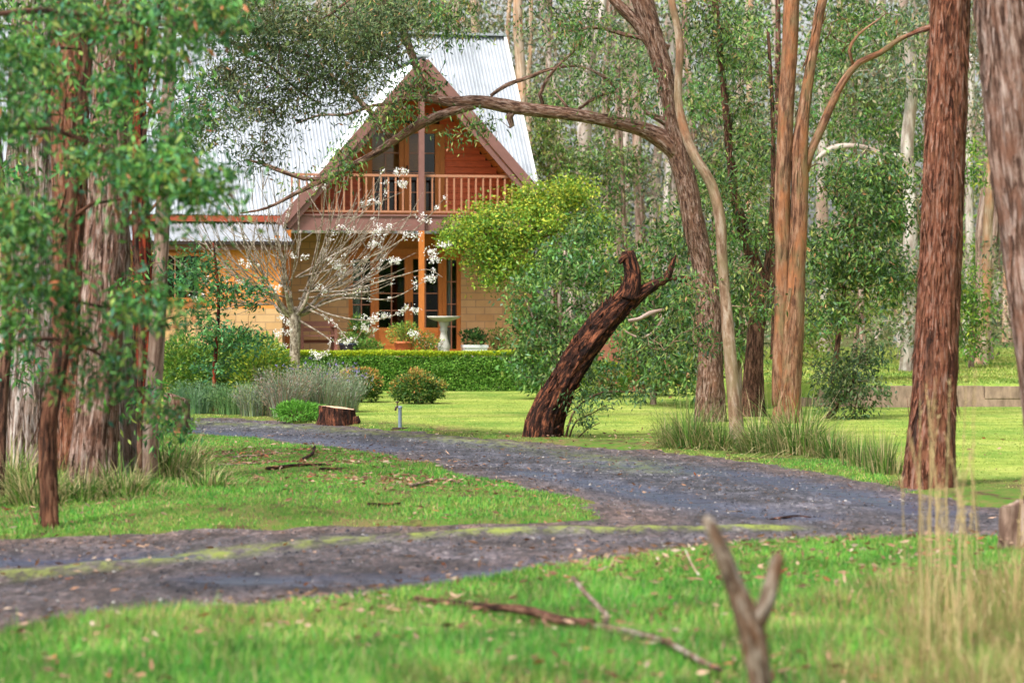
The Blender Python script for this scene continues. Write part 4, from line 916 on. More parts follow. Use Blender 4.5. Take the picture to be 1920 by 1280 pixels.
tree('overhanging_gum', 'blurred leafy boughs hanging in from the left close to the viewer', 'tree',
  [[(-200, 1118, 32), (-196, 900, 28), (-194, 600, 25), (-196, 300, 23), (-200, 0, 20), (-210, -400, 15)],
   [(-196, 120, 9), (-60, 40, 6), (90, 20, 5), (220, 40, 4), (330, 50, 2)], [(-195, 360, 9), (-60, 262, 6), (90, 240, 5), (200, 285, 4), (300, 310, 3), (400, 345, 1.5)],
   [(-194, 540, 7), (-60, 450, 5), (30, 430, 4), (90, 480, 2)], [(-194, 700, 8), (-40, 570, 5), (60, 545, 4), (190, 575, 3), (340, 575, 1.5)], [(-196, 820, 7), (0, 655, 5), (130, 640, 4), (220, 690, 3), (300, 780, 1.5)]], 15.8, 'bark_dark',
  crown=[(290, 322, 95, 56, 15.2, .5, 30), (385, 352, 62, 50, 15.0, .4, 22), (180, 290, 60, 26, 15.4, .4, 6), (300, 60, 110, 60, 15.6, .5, 24), (380, 20, 70, 50, 15.6, .5, 18), (260, 140, 80, 36, 15.6, .4, 8), (160, 20, 80, 40, 15.6, .4, 12), (330, 200, 50, 30, 15.6, .4, 4), (270, 420, 60, 30, 15.4, .4, 5),
   (45, 425, 65, 50, 15.2, .4, 22), (35, 530, 60, 46, 15.2, .4, 17), (10, 370, 40, 30, 15.4, .4, 9), (40, 130, 70, 60, 15.6, .4, 14), (105, 510, 40, 45, 15.5, .4, 6), (30, 225, 45, 50, 15.4, .4, 11), (20, 90, 50, 60, 15.6, .5, 9),
   (325, 570, 48, 46, 15.3, .3, 10), (240, 580, 50, 40, 15.4, .4, 7), (220, 690, 60, 50, 15.6, .4, 9), (140, 730, 40, 34, 15.6, .3, 3), (30, 620, 40, 40, 15.4, .3, 6), (310, 790, 45, 30, 15.7, .3, 4), (150, 640, 50, 40, 15.6, .4, 4), (120, 590, 40, 30, 15.6, .3, 3)],
  cols=EUCL, leaf=(.054, .0165), per=38, sig=.10, sides=14, ridge=.03, lump=.05, flare=.1, twr=.006, seed=80)
# ---- wattle behind the left group, its limbs sweep over the roof
tree('wattle_tree', 'dark wattle with long limbs sweeping right across the metal roof', 'tree',
  [[(215, 815, 15), (220, 600, 14), (235, 350, 12), (265, 150, 11), (300, 0, 9), (350, -200, 7)],
   [(290, 10, 6), (340, 30, 5), (400, 55, 4.5), (440, 82, 4), (520, 90, 3.5), (600, 115, 2.6), (680, 150, 1.5)], [(300, -5, 5), (420, 40, 4), (520, 62, 4), (600, 40, 3), (680, -20, 2)],
   [(440, 80, 3), (500, 120, 2.5), (560, 170, 2), (610, 200, 1.2)], [(520, 90, 2.5), (600, 70, 2.2), (690, 90, 1.5), (760, 130, 1)], [(500, 62, 2.2), (515, 30, 2), (510, -20, 1.5)]], 34.0, 'bark_dark',
  crown=[(470, 40, 130, 60, 33.5, 1.2, 60), (600, 70, 120, 60, 33.5, 1.2, 58), (440, 130, 80, 60, 33.5, 1, 24), (560, 150, 120, 45, 33.5, 1, 34), (700, 60, 60, 60, 33.5, .9, 20), (400, 190, 80, 70, 33.5, .7, 26), (350, 260, 50, 70, 33.5, .6, 12), (470, 270, 50, 40, 33.5, .6, 10), (670, 120, 90, 60, 33.5, .8, 26), (760, 40, 60, 40, 33.5, .8, 14), (520, 205, 80, 25, 33.5, .8, 10), (470, 200, 50, 40, 33, .6, 9), (330, 230, 40, 70, 33.5, .7, 8), (640, 190, 50, 30, 33.5, .6, 7)],
  cols=OLIVE, w=[4, 4, 3, 2, .5], leaf=(.066, .015), per=75, sig=.17, sides=16, ridge=.05, lump=.04, flare=.1, droop=.6, twr=.012, seed=10)

# ---- centre: rough barked tree with the arching limb over the drive
tree('arching_gum', 'rough barked gum whose long limb arches left across the gable', 'tree',
  [[(1332, 795, 28), (1332, 700, 24), (1330, 600, 23), (1318, 500, 19), (1300, 420, 20), (1288, 350, 20), (1272, 290, 19), (1261, 240, 15), (1254, 190, 14), (1243, 130, 18), (1226, 70, 17), (1204, 0, 20), (1172, -90, 19), (1110, -400, 14)],
   [(1274, 290, 18), (1245, 264, 18), (1200, 241, 14), (1140, 226, 12), (1080, 216, 12), (1000, 206, 12), (950, 199, 13), (900, 191, 12), (850, 192, 10), (800, 184, 7.5), (762, 185, 5)],
   [(1240, 110, 13), (1200, 50, 11), (1160, 10, 10), (1120, -40, 8), (1060, -120, 6)],
   [(890, 196, 9), (840, 212, 9), (790, 232, 9), (745, 260, 8), (700, 290, 7), (650, 315, 6), (608, 336, 5.5), (560, 360, 4), (500, 390, 2.5), (450, 400, 1.5)],
   [(608, 336, 4.5), (570, 335, 4), (520, 318, 4), (490, 306, 3), (462, 300, 1.5)],
   [(762, 184, 4.5), (730, 194, 3.5), (700, 198, 3), (650, 215, 2.5), (600, 216, 2.2), (555, 232, 1.5)],
   [(797, 182, 7), (785, 140, 7), (770, 95, 7), (752, 50, 6.5), (730, 15, 6), (700, -30, 5), (650, -90, 3)],
   [(780, 70, 3.2), (800, 55, 3), (822, 30, 2.5), (832, 10, 2), (822, -8, 1.5)],
   [(735, 262, 5), (710, 230, 5.5), (690, 205, 5), (660, 175, 4), (640, 150, 3)], [(820, 215, 4), (800, 230, 4), (770, 215, 3), (740, 190, 2), (700, 230, 1)],
   [(962, 205, 9), (955, 220, 7), (960, 236, 5), (955, 240, 2)], [(1018, 196, 3.5), (1012, 178, 3.5), (1022, 155, 3), (1040, 130, 3), (1075, 96, 2.5), (1100, 60, 1.5)],
   [(920, 180, 3), (950, 160, 4), (1000, 142, 3.5), (1030, 130, 3), (1090, 125, 2), (1140, 150, 3), (1155, 168, 1.5)],
   [(1072, 212, 3), (1055, 190, 2.5), (1040, 172, 1)], [(1085, 205, 3), (1105, 190, 3), (1135, 176, 2.5), (1158, 172, 1.2)], [(1264, 240, 8), (1240, 225, 7), (1212, 212, 4), (1205, 200, 1.5)],
   [(1255, 90, 5), (1215, 75, 4.5), (1170, 65, 4), (1120, 52, 3.5), (1060, 60, 1.5)]], 40.0, 'bark_rough', 700,
  crown=[(780, 150, 60, 45, 39.5, .6, 16), (720, 30, 120, 60, 39.5, 1.2, 46), (850, 30, 70, 60, 39.5, 1, 30), (720, 215, 70, 40, 39.5, .5, 14), (690, 250, 40, 40, 39.4, .4, 6), (870, 235, 60, 22, 39.5, .5, 7), (650, 285, 50, 36, 39.6, .4, 9), (600, 325, 50, 20, 39.6, .4, 5), (560, 350, 50, 14, 39.6, .4, 3), (1180, 170, 70, 45, 39.5, .8, 22), (1100, 70, 70, 70, 39.5, 1, 26), (1080, 20, 60, 50, 39.5, 1, 16), (1000, 20, 60, 20, 39.5, 1, 4), (690, 110, 50, 50, 39.5, .8, 10), (850, 270, 20, 25, 39.5, .3, 3)],
  cols=EUC, leaf=(.080, .019), per=34, sig=.16, sides=30, ridge=.05, lump=.08, flare=.25, twr=.010, seed=11)
tree('smooth_gum', 'slender smooth pale trunk curving up in front of the arching tree', 'tree',
  [[(1388, 850, 15), (1380, 790, 13), (1374, 720, 12.5), (1367, 640, 12), (1360, 560, 10.5), (1354, 480, 10), (1350, 410, 10.5), (1333, 345, 10), (1300, 288, 9.5), (1282, 240, 8.5), (1271, 180, 7.5), (1275, 90, 7.5), (1268, 40, 7), (1256, -10, 7), (1235, -150, 8), (1220, -400, 6)]],
  32.3, 'bark_smooth', crown=[(1395, 520, 45, 35, 32.6, .3, 8), (1290, 560, 46, 60, 34.5, .5, 20), (1245, 650, 50, 40, 35.0, .5, 18), (1310, 640, 40, 36, 34.5, .4, 9), (1420, 560, 30, 50, 33.5, .4, 8)], leaf=(.07, .020), per=34, sig=.13, sides=20, ridge=0, lump=.05, flare=.25, seed=12)
tree('dark_gum', 'dark rough trunk leaning between the smooth slender trunk and the twin stems', 'tree',
  [[(1412, 785, 22), (1412, 700, 18), (1417, 620, 16), (1424, 560, 19), (1416, 500, 13), (1400, 450, 11), (1388, 410, 10), (1374, 340, 8), (1360, 200, 6), (1340, 0, 5), (1310, -250, 4)], [(1432, 548, 10), (1440, 490, 7), (1446, 430, 6), (1450, 330, 5), (1448, 200, 4), (1440, 60, 3)]],
  42.0, 'bark_dark', 300, crown=[(1350, 60, 90, 90, 41.8, 1.0, 46), (1400, 180, 60, 110, 41.8, .9, 34), (1390, 350, 50, 60, 41.6, .7, 26), (1400, 440, 50, 40, 41.6, .6, 14), (1340, 430, 40, 60, 42.6, .7, 12)], cols=EUC, leaf=(.085, .022), per=36, sig=.20, sides=24, ridge=.06, lump=.05, seed=13)
tree('twin_stem_gum', 'orange brown twin stemmed gum rising from one foot among the tussocks', 'tree',
  [[(1474, 795, 27), (1478, 740, 24), (1482, 660, 23), (1488, 580, 21), (1492, 500, 18), (1497, 420, 17), (1500, 340, 16), (1500, 270, 15), (1510, 190, 11), (1522, 110, 9.5), (1538, 20, 9), (1550, -40, 8.5), (1590, -300, 7)],
   [(1462, 760, 16), (1464, 690, 17), (1466, 620, 15), (1466, 560, 14), (1468, 480, 14), (1466, 400, 15), (1470, 300, 15), (1474, 200, 15), (1480, 100, 15), (1484, 0, 15), (1492, -200, 12), (1500, -450, 8)],
   [(1508, 320, 10), (1520, 285, 8), (1540, 240, 8), (1560, 195, 7.5), (1580, 155, 7), (1610, 118, 6), (1650, 100, 5.5), (1690, 72, 4.5), (1735, 55, 3)], [(1600, 125, 3), (1592, 95, 3), (1610, 65, 2.5), (1650, 35, 1.5)]],
  39.5, 'bark_twin', 260, crown=[(1600, 40, 90, 60, 40, 1, 20), (1560, 330, 50, 60, 40.5, .7, 8)], leaf=(.08, .022), per=30, sig=.17, sides=26, ridge=.03, lump=.05, flare=.25, seed=14)
tree('ironbark_tree', 'big straight red brown trunk standing alone beside the drive bend', 'tree',
  [[(1742, 920, 48), (1745, 860, 45), (1750, 780, 41), (1754, 700, 40), (1758, 600, 39), (1762, 500, 38), (1768, 350, 38), (1774, 200, 37), (1779, 60, 36), (1782, -60, 35), (1790, -300, 32), (1800, -700, 26)], [(1785, 52, 8), (1750, 50, 6), (1722, 58, 5), (1700, 68, 2)]],
  25.4, 'bark_red', 1500, sides=64, ridge=.055, lump=.02, flare=.12, seed=15)
tree('gum_tree', 'greyish pink trunk leaning in from the right edge of the view', 'tree',
  [[(1985, 1040, 58), (1978, 900, 54), (1968, 780, 50), (1950, 640, 48), (1932, 520, 47), (1918, 400, 48), (1905, 300, 50), (1897, 200, 52), (1888, 100, 52), (1878, 0, 52), (1866, -150, 50), (1850, -500, 42)]],
  18.6, 'bark_pinkish', 350, sides=48, ridge=.03, lump=.03, flare=.1, seed=16)
# ---- leaning dead trunk
def dead():
    b = P(1017, 822, 35.2); p = root('dead_trunk', 'leaning dark dead trunk with a broken forked top on the lawn edge', 'dead tree', (b[0], b[1], 0))
    mb = MB()
    stem(mb, [(1010, 826, 32), (1022, 780, 28), (1055, 718, 25), (1082, 672, 25), (1110, 632, 25), (1140, 598, 24), (1166, 570, 22), (1184, 545, 17), (1190, 530, 11)], 35.2, 40, .11, .09, .05, 31, ground=True)
    stem(mb, [(1178, 560, 18), (1186, 530, 16), (1186, 508, 14), (1181, 488, 14), (1178, 477, 13), (1177, 470, 10)], 35.15, 24, .13, .10, .04, 32)
    stem(mb, [(1176, 478, 6), (1166, 486, 6), (1161, 495, 3)], 35.1, 12, .1, .1, .03, 35)
    stem(mb, [(1178, 568, 18), (1205, 547, 13), (1228, 534, 10), (1248, 522, 8), (1256, 508, 6), (1262, 490, 4), (1268, 478, 1.5)], 35.2, 18, .10, .10, .04, 33)
    stem(mb, [(1242, 526, 5), (1262, 522, 4), (1285, 524, 7), (1296, 521, 2)], 35.2, 12, .08, .1, .04, 34)
    stem(mb, [(1052, 826, 5.5), (1052, 800, 6), (1056, 775, 8), (1066, 740, 10)], 35.3, 10, .05, .05, .04, 36)
    # loose bark flakes hugging the trunk
    r_ = np.random.default_rng(5); ax = catmull(np.array([[*P(a, b_, 35.2), h/F*35.2] for a, b_, h in [(1010, 826, 32), (1055, 718, 25), (1110, 632, 25), (1166, 570, 22), (1186, 540, 16)]]), .02)
    n = 420; q = ax[r_.integers(0, len(ax), n)]; v = rand_dirs(n, r_); T = np.array([.45, 0, .85]); v -= np.outer(v@T, T); v /= np.linalg.norm(v, axis=1, keepdims=True)
    leaf_quads(mb, q[:, :3]+v*q[:, 3:4]*1.02, T+rand_dirs(n, r_)*.35+v*.25, r_.uniform(.05, .16, n), r_.uniform(.012, .035, n), np.ones((n, 3)), r_)
    mb.build('trunk', M['bark_dead'], p, True)
dead()
def regrowth():
    b = P(1062, 822, 35.0); p = root('regrowth_shoot', 'drooping leafy shoots growing at the right foot of the leaning dead trunk', 'shrub', (b[0], b[1], 0))
    mb = MB(); D = []
    for s_ in ([(1060, 824, 2.5), (1072, 780, 2.2), (1092, 755, 2), (1130, 735, 1.6), (1190, 735, 1)], [(1066, 824, 2), (1080, 790, 1.6), (1110, 775, 1.2), (1135, 760, .8)], [(1080, 824, 1.4), (1100, 805, 1.1), (1125, 792, .7)]):
        D.append(stem(mb, s_, 35.0, 5, 0, 0, .1, 3))
    cen = clusters([(1110, 742, 55, 16, 34.9, .4, 14), (1190, 740, 45, 12, 34.9, .35, 8), (1095, 785, 30, 14, 34.9, .3, 6), (1120, 700, 55, 22, 35.6, .5, 12), (1110, 765, 30, 12, 34.9, .3, 5)]); twigs(mb, np.vstack(D), cen, .006, .9)
    mb.build('stem', M['bark_dark'], p, True); mb = MB(); leafage(mb, cen, 26, .085, .075, .019, [(.05, .12, .04), (.09, .18, .06), (.04, .08, .03), (.15, .22, .08)], None, .9); mb.build('foliage', M['leaf'], p)
regrowth()
for nm, lab, pts in (('fallen_branch', 'pale curved broken branch caught in leaves right of the leaning dead trunk', [[(1178, 602, 4), (1200, 597, 3.5), (1218, 587, 4.5), (1245, 580, 3)], [(1172, 620, 1.6), (1185, 628, 2), (1203, 633, 2.2), (1225, 622, 2.5), (1240, 600, 3), (1238, 588, 2)]]),):
    b = P(1210, 600, 37); p = root(nm, lab, 'branch', (b[0], b[1], b[2])); mb = MB()
    for s_ in pts: stem(mb, s_, 37.0, 8, .03, .1, .05, 4)
    mb.build('wood', M['bark_greybrown'], p, True)

# ---- red stemmed sapling in the garden bed
tree('garden_sapling', 'young tree with a thin reddish stem and dark leaves in the garden bed', 'tree',
  [[(403, 776, 4.5), (402, 700, 4), (408, 620, 3.5), (410, 560, 3), (405, 500, 2.5), (400, 455, 1.5)]], 44.0, 'bark_fireburnt',
  crown=[(365, 500, 38, 45, 44, .5, 18), (420, 540, 65, 38, 44, .5, 22), (470, 545, 40, 30, 44, .4, 12), (450, 630, 60, 34, 44, .5, 22), (375, 610, 50, 40, 44, .5, 16), (345, 560, 30, 60, 44, .4, 10), (400, 690, 50, 30, 44, .4, 12)],
  cols=[(.04, .14, .05), (.07, .20, .06), (.10, .25, .07), (.03, .09, .04)], w=None, leaf=(.085, .026), per=26, sig=.13, sides=8, ridge=0, lump=.02, droop=.3, twr=.008, seed=17)
# ---- green tree at the house corner
tree('corner_tree', 'leafy mid green small tree in front of the house corner behind the hedge end', 'tree',
  [[(1035, 748, 6), (1040, 690, 5.5), (1050, 620, 5), (1050, 540, 4), (1060, 470, 3)], [(1042, 680, 3), (1010, 620, 2.5), (985, 560, 2)], [(1048, 600, 3), (1090, 550, 2.5), (1110, 480, 1.5)]], 50.0, 'bark_greybrown',
  crown=[(1005, 560, 55, 60, 50, .8, 30), (1070, 490, 60, 60, 50, .8, 34), (1060, 590, 75, 60, 50, .8, 34), (985, 640, 45, 60, 50, .7, 24), (1080, 670, 60, 50, 50, .7, 24), (1020, 700, 50, 40, 50, .7, 24), (1100, 430, 45, 30, 50.4, .6, 18)],
  cols=[(.07, .17, .04), (.12, .24, .055), (.035, .085, .025), (.21, .30, .08), (.15, .24, .15)], w=[4, 4, 3, 3, 1], leaf=(.075, .026), per=42, sig=.17, sides=10, ridge=0, lump=.05, twr=.010, seed=18)
# ---- golden creeper over the pergola beside the balcony
def creeper():
    b = P(1010, 640, 56.3); p = root('golden_creeper', 'golden green climber mounded over the balcony end of the house', 'climbing plant', (b[0], b[1], .5))
    mb = MB(); D = [stem(mb, [(1012, 668, 6), (1006, 600, 5), (1000, 520, 5), (1000, 440, 5), (1030, 390, 3)], 56.3, 8, .03, .05, .15, 8), stem(mb, [(1000, 440, 4), (940, 430, 4), (880, 450, 3), (840, 465, 1.5)], 56.2, 8, .03, .05, .15, 9), stem(mb, [(1004, 450, 4), (1060, 430, 3), (1110, 440, 1.5)], 56.3, 8, .03, .05, .15, 10)]
    cen = clusters([(870, 430, 56, 34, 56.2, .6, 32), (925, 405, 40, 26, 56.2, .6, 18), (960, 430, 75, 50, 56.2, .8, 58), (1000, 375, 50, 34, 56.3, .7, 26), (1045, 400, 70, 50, 56.3, .8, 52), (1090, 370, 40, 26, 56.3, .6, 14), (1100, 440, 60, 60, 56.4, .8, 40), (930, 480, 70, 40, 56.1, .6, 34), (850, 455, 26, 26, 56.0, .3, 7), (895, 475, 34, 38, 56.0, .4, 12), (950, 525, 26, 14, 56, .3, 5), (912, 515, 22, 22, 56.0, .3, 7), (1000, 500, 70, 50, 56.2, .7, 40), (1060, 360, 40, 30, 56.3, .6, 24)])
    twigs(mb, np.vstack(D), cen, .008, .5); mb.build('stem', M['bark_dark'], p, True)
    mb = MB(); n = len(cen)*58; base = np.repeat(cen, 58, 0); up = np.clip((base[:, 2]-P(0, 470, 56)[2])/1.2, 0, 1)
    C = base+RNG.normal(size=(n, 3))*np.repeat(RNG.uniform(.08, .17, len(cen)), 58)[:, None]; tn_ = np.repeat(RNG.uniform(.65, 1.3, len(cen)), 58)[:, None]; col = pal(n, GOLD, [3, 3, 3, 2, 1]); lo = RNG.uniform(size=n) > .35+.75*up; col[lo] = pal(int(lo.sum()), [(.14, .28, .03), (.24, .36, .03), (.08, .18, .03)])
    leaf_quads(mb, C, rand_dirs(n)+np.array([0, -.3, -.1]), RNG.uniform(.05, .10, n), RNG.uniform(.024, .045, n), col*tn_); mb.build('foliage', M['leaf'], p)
creeper()
# ---- blossom tree
def blossom():
    Yb = 50.0; b = P(552, 752, Yb); p = root('blossom_tree', 'bare pale tree with upright whippy twigs and white blossom before the left wing', 'tree', (b[0], b[1], 0))
    mb = MB(); r_ = np.random.default_rng(12)
    stem(mb, [(552, 756, 12), (552, 690, 10), (553, 640, 10), (552, 600, 11.5), (550, 575, 10)], Yb, 18, .06, .06, .05, 5, flare=.2, ground=True)
    tips = []; head = P(551, 590, Yb)
    limbs = []
    for k in range(9):
        a = -1.15+2.3*k/8+r_.normal()*.06; dep = r_.uniform(-.5, .5); L = r_.uniform(.35, .6)
        q = head+np.array([math.sin(a)*L, dep*.7, math.cos(a)*L*.8+.05]); D = catmull(np.array([head+np.array([0, 0, -.05]), head+(q-head)*.5+np.array([math.sin(a)*.08, 0, -.03]), q]), .06)
        tube(mb, D, np.linspace(.05, .026, len(D)), 9, .05, k, .12); limbs.append((q, a, dep))
    for k in range(64):
        q, a, dep = limbs[k % 9]; a2 = a*1.0+r_.normal()*.30; L = r_.uniform(1.3, 2.9)*(1-.22*abs(a2)); a2 = max(-1.45, min(1.5, a2))
        d = np.array([math.sin(a2), dep*.7+r_.normal()*.35, max(.04, math.cos(a2))]); d /= np.linalg.norm(d)
        c1 = q+d*L*.5+np.array([math.sin(a2)*.10, 0, -.04])+r_.normal(size=3)*.10; e = q+d*L+np.array([0, 0, .18*abs(a2)])
        D = catmull(np.array([q, c1, e]), .14); tube(mb, D, np.linspace(.012, .0035, len(D)), 5, 0, 0, 0, cap=False); tips.append((D, a2))
        for j in range(r_.integers(2, 5)):
            t_ = r_.uniform(.15, .85); s_ = D[int(t_*(len(D)-1))]; d2 = d+r_.normal(size=3)*.38; d2 /= np.linalg.norm(d2); L2 = r_.uniform(.25, .9)
            D2 = catmull(np.array([s_, s_+d2*L2*.5+r_.normal(size=3)*.02, s_+d2*L2+np.array([0, 0, .08])]), .12); tube(mb, D2, np.linspace(.010, .004, len(D2)), 4, cap=False); tips.append((D2, a2))
    # low sprays to the right which carry most flowers
    for (pts) in ([(560, 560), (640, 552), (700, 545), (735, 530)], [(560, 520), (640, 500), (720, 470), (790, 420), (835, 370)], [(565, 575), (620, 600), (660, 640), (690, 600)], [(560, 545), (650, 545), (740, 520), (800, 505), (830, 520)],
                  [(555, 520), (640, 470), (720, 430), (780, 400)], [(560, 560), (620, 590), (700, 600), (770, 580)], [(545, 560), (480, 540), (430, 500), (400, 470)], [(560, 600), (620, 640), (600, 668), (595, 672)], [(560, 590), (640, 560), (730, 560), (800, 525)]):
        n0 = len(pts); W = np.array([P(a, b_, Yb-.25*i) for i, (a, b_) in enumerate(pts)]); D = catmull(W, .12); tube(mb, D, np.linspace(.022, .005, len(D)), 5, cap=False); tips.append((D, 1.3)); tips.append((D, 1.3))
    mb.build('trunk', M['bark_blossom'], p, True)
    mb = MB(); C = []
    for D, a2 in tips:
        pr = .03+.07*(a2 > .55)+.16*(a2 > 1.2)
        for s_ in D[len(D)//3:]:
            if r_.uniform() < pr*.5:
                C.append(s_+r_.normal(size=(12, 3))*.026)
    for (px, py, k) in ((712, 430, 3), (640, 430, 3), (770, 440, 3), (800, 470, 3), (745, 490, 4), (800, 525, 4), (765, 580, 4), (690, 600, 4), (680, 615, 4), (650, 640, 3), (640, 500, 3), (595, 665, 3), (530, 625, 4), (535, 600, 3), (527, 650, 4), (720, 590, 3), (815, 485, 3), (465, 495, 3), (560, 480, 2), (700, 380, 3), (750, 345, 4), (745, 320, 3), (590, 350, 2), (710, 455, 3), (600, 540, 2), (620, 490, 2), (780, 625, 3), (375, 560, 3), (440, 530, 2), (520, 540, 2), (835, 460, 2), (790, 405, 2)):
        c = P(px, py, Yb-.4+r_.uniform(-.3, .3))
        for j in range(k*2): C.append(c+r_.normal(size=3)*np.array([.08, .05, .03])+r_.normal(size=(16, 3))*.026)
    C = np.concatenate(C); n = len(C); leaf_quads(mb, C, rand_dirs(n, r_), r_.uniform(.022, .038, n), r_.uniform(.02, .034, n), pal(n, [(.86, .84, .84), (.80, .74, .76), (.55, .62, .30)], [8, 3, .6], .06, r_), r_)
    mb.build('blossom', M['petal'], p)
blossom()

# ---- stumps, tap, retaining wall, steps
def stump(px, py, wpx, hpx, lab, slant=0, cat='tree stump', Y=None, bark='bark_rough', n=40, knob=False, cut='cutwood', lump=.10):
    x, y = G(px, py) if Y is None else ((px-960)/F*Y, Y); k = y/F; r0 = wpx*k/2; h = hpx*k; z = gz(x, y); p = root('tree_stump', lab, 'tree stump', (x, y, z))
    r_ = np.random.default_rng(int(px)); th = np.arange(n)*2*np.pi/n; sh = 1+lump*np.sin(3*th+r_.uniform(0, 6))+lump*.7*np.sin(5*th+r_.uniform(0, 6))+.05*np.sin(13*th)+.03*np.sin(19*th+1)
    V = []; B = []; m_ = 12
    for i in range(m_):
        t_ = i/(m_-1); rr = r0*sh*(1+.18*(1-t_)**2)*(1+.02*np.sin(9*t_+th*4)); X_ = x+np.cos(th)*rr; Y_ = y+np.sin(th)*rr
        V.append(np.stack([X_, Y_, z-.05+(h+.05+slant*np.cos(th)*r0)*t_+0*th], 1)); B.append(np.stack([np.cos(th)*r0, np.sin(th)*r0, np.full(n, t_*h)], 1))
    V = np.concatenate(V); B = np.concatenate(B); i = np.arange(n); j = (i+1) % n
    mb = MB(); mb.add(V, np.concatenate([np.stack([q*n+i, q*n+j, (q+1)*n+j, (q+1)*n+i], 1) for q in range(m_-1)]), None, B)
    if knob: stem(mb, [(px+wpx*.48, py+2, 8), (px+wpx*.52, py-8, 9), (px+wpx*.5, py-17, 6)], y-.1, 14, .05, .1, .04, 4)
    mb.build('bark', M[bark], p, True)
    mb = MB(); top = V[-n:].copy(); c = top.mean(0); Vt = [c+np.array([0, 0, .01])]; Fs = []; rings = 5
    for q in range(1, rings+1):
        w_ = top*(q/rings)+c*(1-q/rings); w_[:, 2] += .008*np.sin(q*2.4+th*3)*(q < rings)-.004*(q == rings)
        Vt += list(w_)
    Fs.append(np.stack([np.zeros(n, int), 1+i, 1+j], 1)); Q = np.concatenate([np.stack([1+q*n+i, 1+(q+1)*n+i, 1+(q+1)*n+j, 1+q*n+j], 1) for q in range(rings-1)])
    mb.add(np.array(Vt), [Fs[0], Q]); mb.build('cut_face', M[cut], p)
    return p
stump(634, 797, 66, 33, 'low sawn stump with a pale top at the drive edge left of the tap', -.12, knob=True, bark='bark_dead')
stump(333, 812, 44, 74, 'dark mossy stump with a slanting top beside the left tree group', -.35, bark='bark_rough', cut='bark_rough')
stump(1912, 1032, 70, 88, 'short mossy stump at the right edge behind the dry grass', .25, lump=.22, bark='bark_greybrown', cut='bark_greybrown')
x, y = G(750, 806); z = gz(x, y); p = root('garden_tap', 'blue grey standpipe with a small brass tap at the lawn edge', 'garden tap', (x, y, z))
mb = MB(); mb.lathe((x, y, z-.03), [(.024, 0), (.024, .29), (.0245, .291), (.03, .292), (.03, .325), (0, .33)], 14); mb.build('pipe', M['steel_pipe'], p, True)
mb = MB(); tube(mb, catmull(np.array([(x+.01, y, z+.285), (x-.035, y-.01, z+.288), (x-.055, y-.012, z+.27), (x-.06, y-.012, z+.235)]), .012), np.full(len(catmull(np.array([(x+.01, y, z+.285), (x-.035, y-.01, z+.288), (x-.055, y-.012, z+.27), (x-.06, y-.012, z+.235)]), .012)), .014), 10)
mb.build('spout', M['brass'], p, True)
mb = MB(); mb.lathe((x-.035, y-.01, z+.30), [(.007, 0), (.007, .04), (.026, .045), (.026, .058), (0, .06)], 10); mb.build('handle', M['brass'], p, True)
mb = MB(); mb.lathe((x, y, z-.02), [(.11, 0), (.10, .03), (0, .032)], 14); mb.build('base', M['soil'], p)
# low sleeper retaining wall
p = root('retaining_wall', 'low weathered timber retaining wall at the far edge of the right lawn', 'wall', (7.5, 46.2, 0))
xw = np.arange(4.35, 15, 2.4)
for i, x0 in enumerate(xw):
    for j in range(2):
        mb = MB(); dx = .9*(j % 2); ya = 46.16+.01*math.sin(i*3+j*2); mb.box(x0+dx+.006, x0+dx+2.394, ya-.09, ya+.09, j*.182-.02 if j else -.03, j*.182+.178-.004+.006*math.sin(i*5+j)); mb.build('sleeper', M['sleeper'], p)
for x0 in np.arange(5.0, 15, 1.9):
    mb = MB(); mb.box(x0-.06, x0+.06, 46.0, 46.055, -.03, .30); mb.build('post', M['sleeper'], p)
# red board garden steps / wall right of the hedge
b = P(1170, 700, 54); p = root('board_wall', 'red brown timber board wall partly hidden behind the globe shaped bush', 'wall', (b[0], 54, .0))
x0, x1 = (1120-960)/F*54, (1200-960)/F*54
for k in range(8):
    mb = MB(); mb.box(x0+.01*(k % 3), x1+.05*k*-.3+.12, 54-.02+.004*(k % 2), 54.03, .02+.15*k, .02+.15*k+.143); mb.build('board', M['redboard'], p)
for xx in (x0+.3, x1-.1):
    mb = MB(); mb.box(xx-.05, xx+.05, 54.035, 54.13, -.05, 1.24); mb.build('post', M['redboard'], p)
# pink flower
c0 = P(1200, 672, 51.2); mb = MB(); v = rand_dirs(60); v[:, 1] = -abs(v[:, 1]); leaf_quads(mb, c0+v*.03, v, .05, .04, pal(60, [(.75, .12, .32), (.85, .25, .45)])); c1 = P(1190, 676, 51.2); leaf_quads(mb, c1+v[:30]*.02, v[:30], .04, .03, pal(30, [(.75, .2, .4)]))
cam_b = [o for o in bpy.data.objects if o.name.startswith('camellia_bush')][0]; mb.build('flower', M['petal'], cam_b)

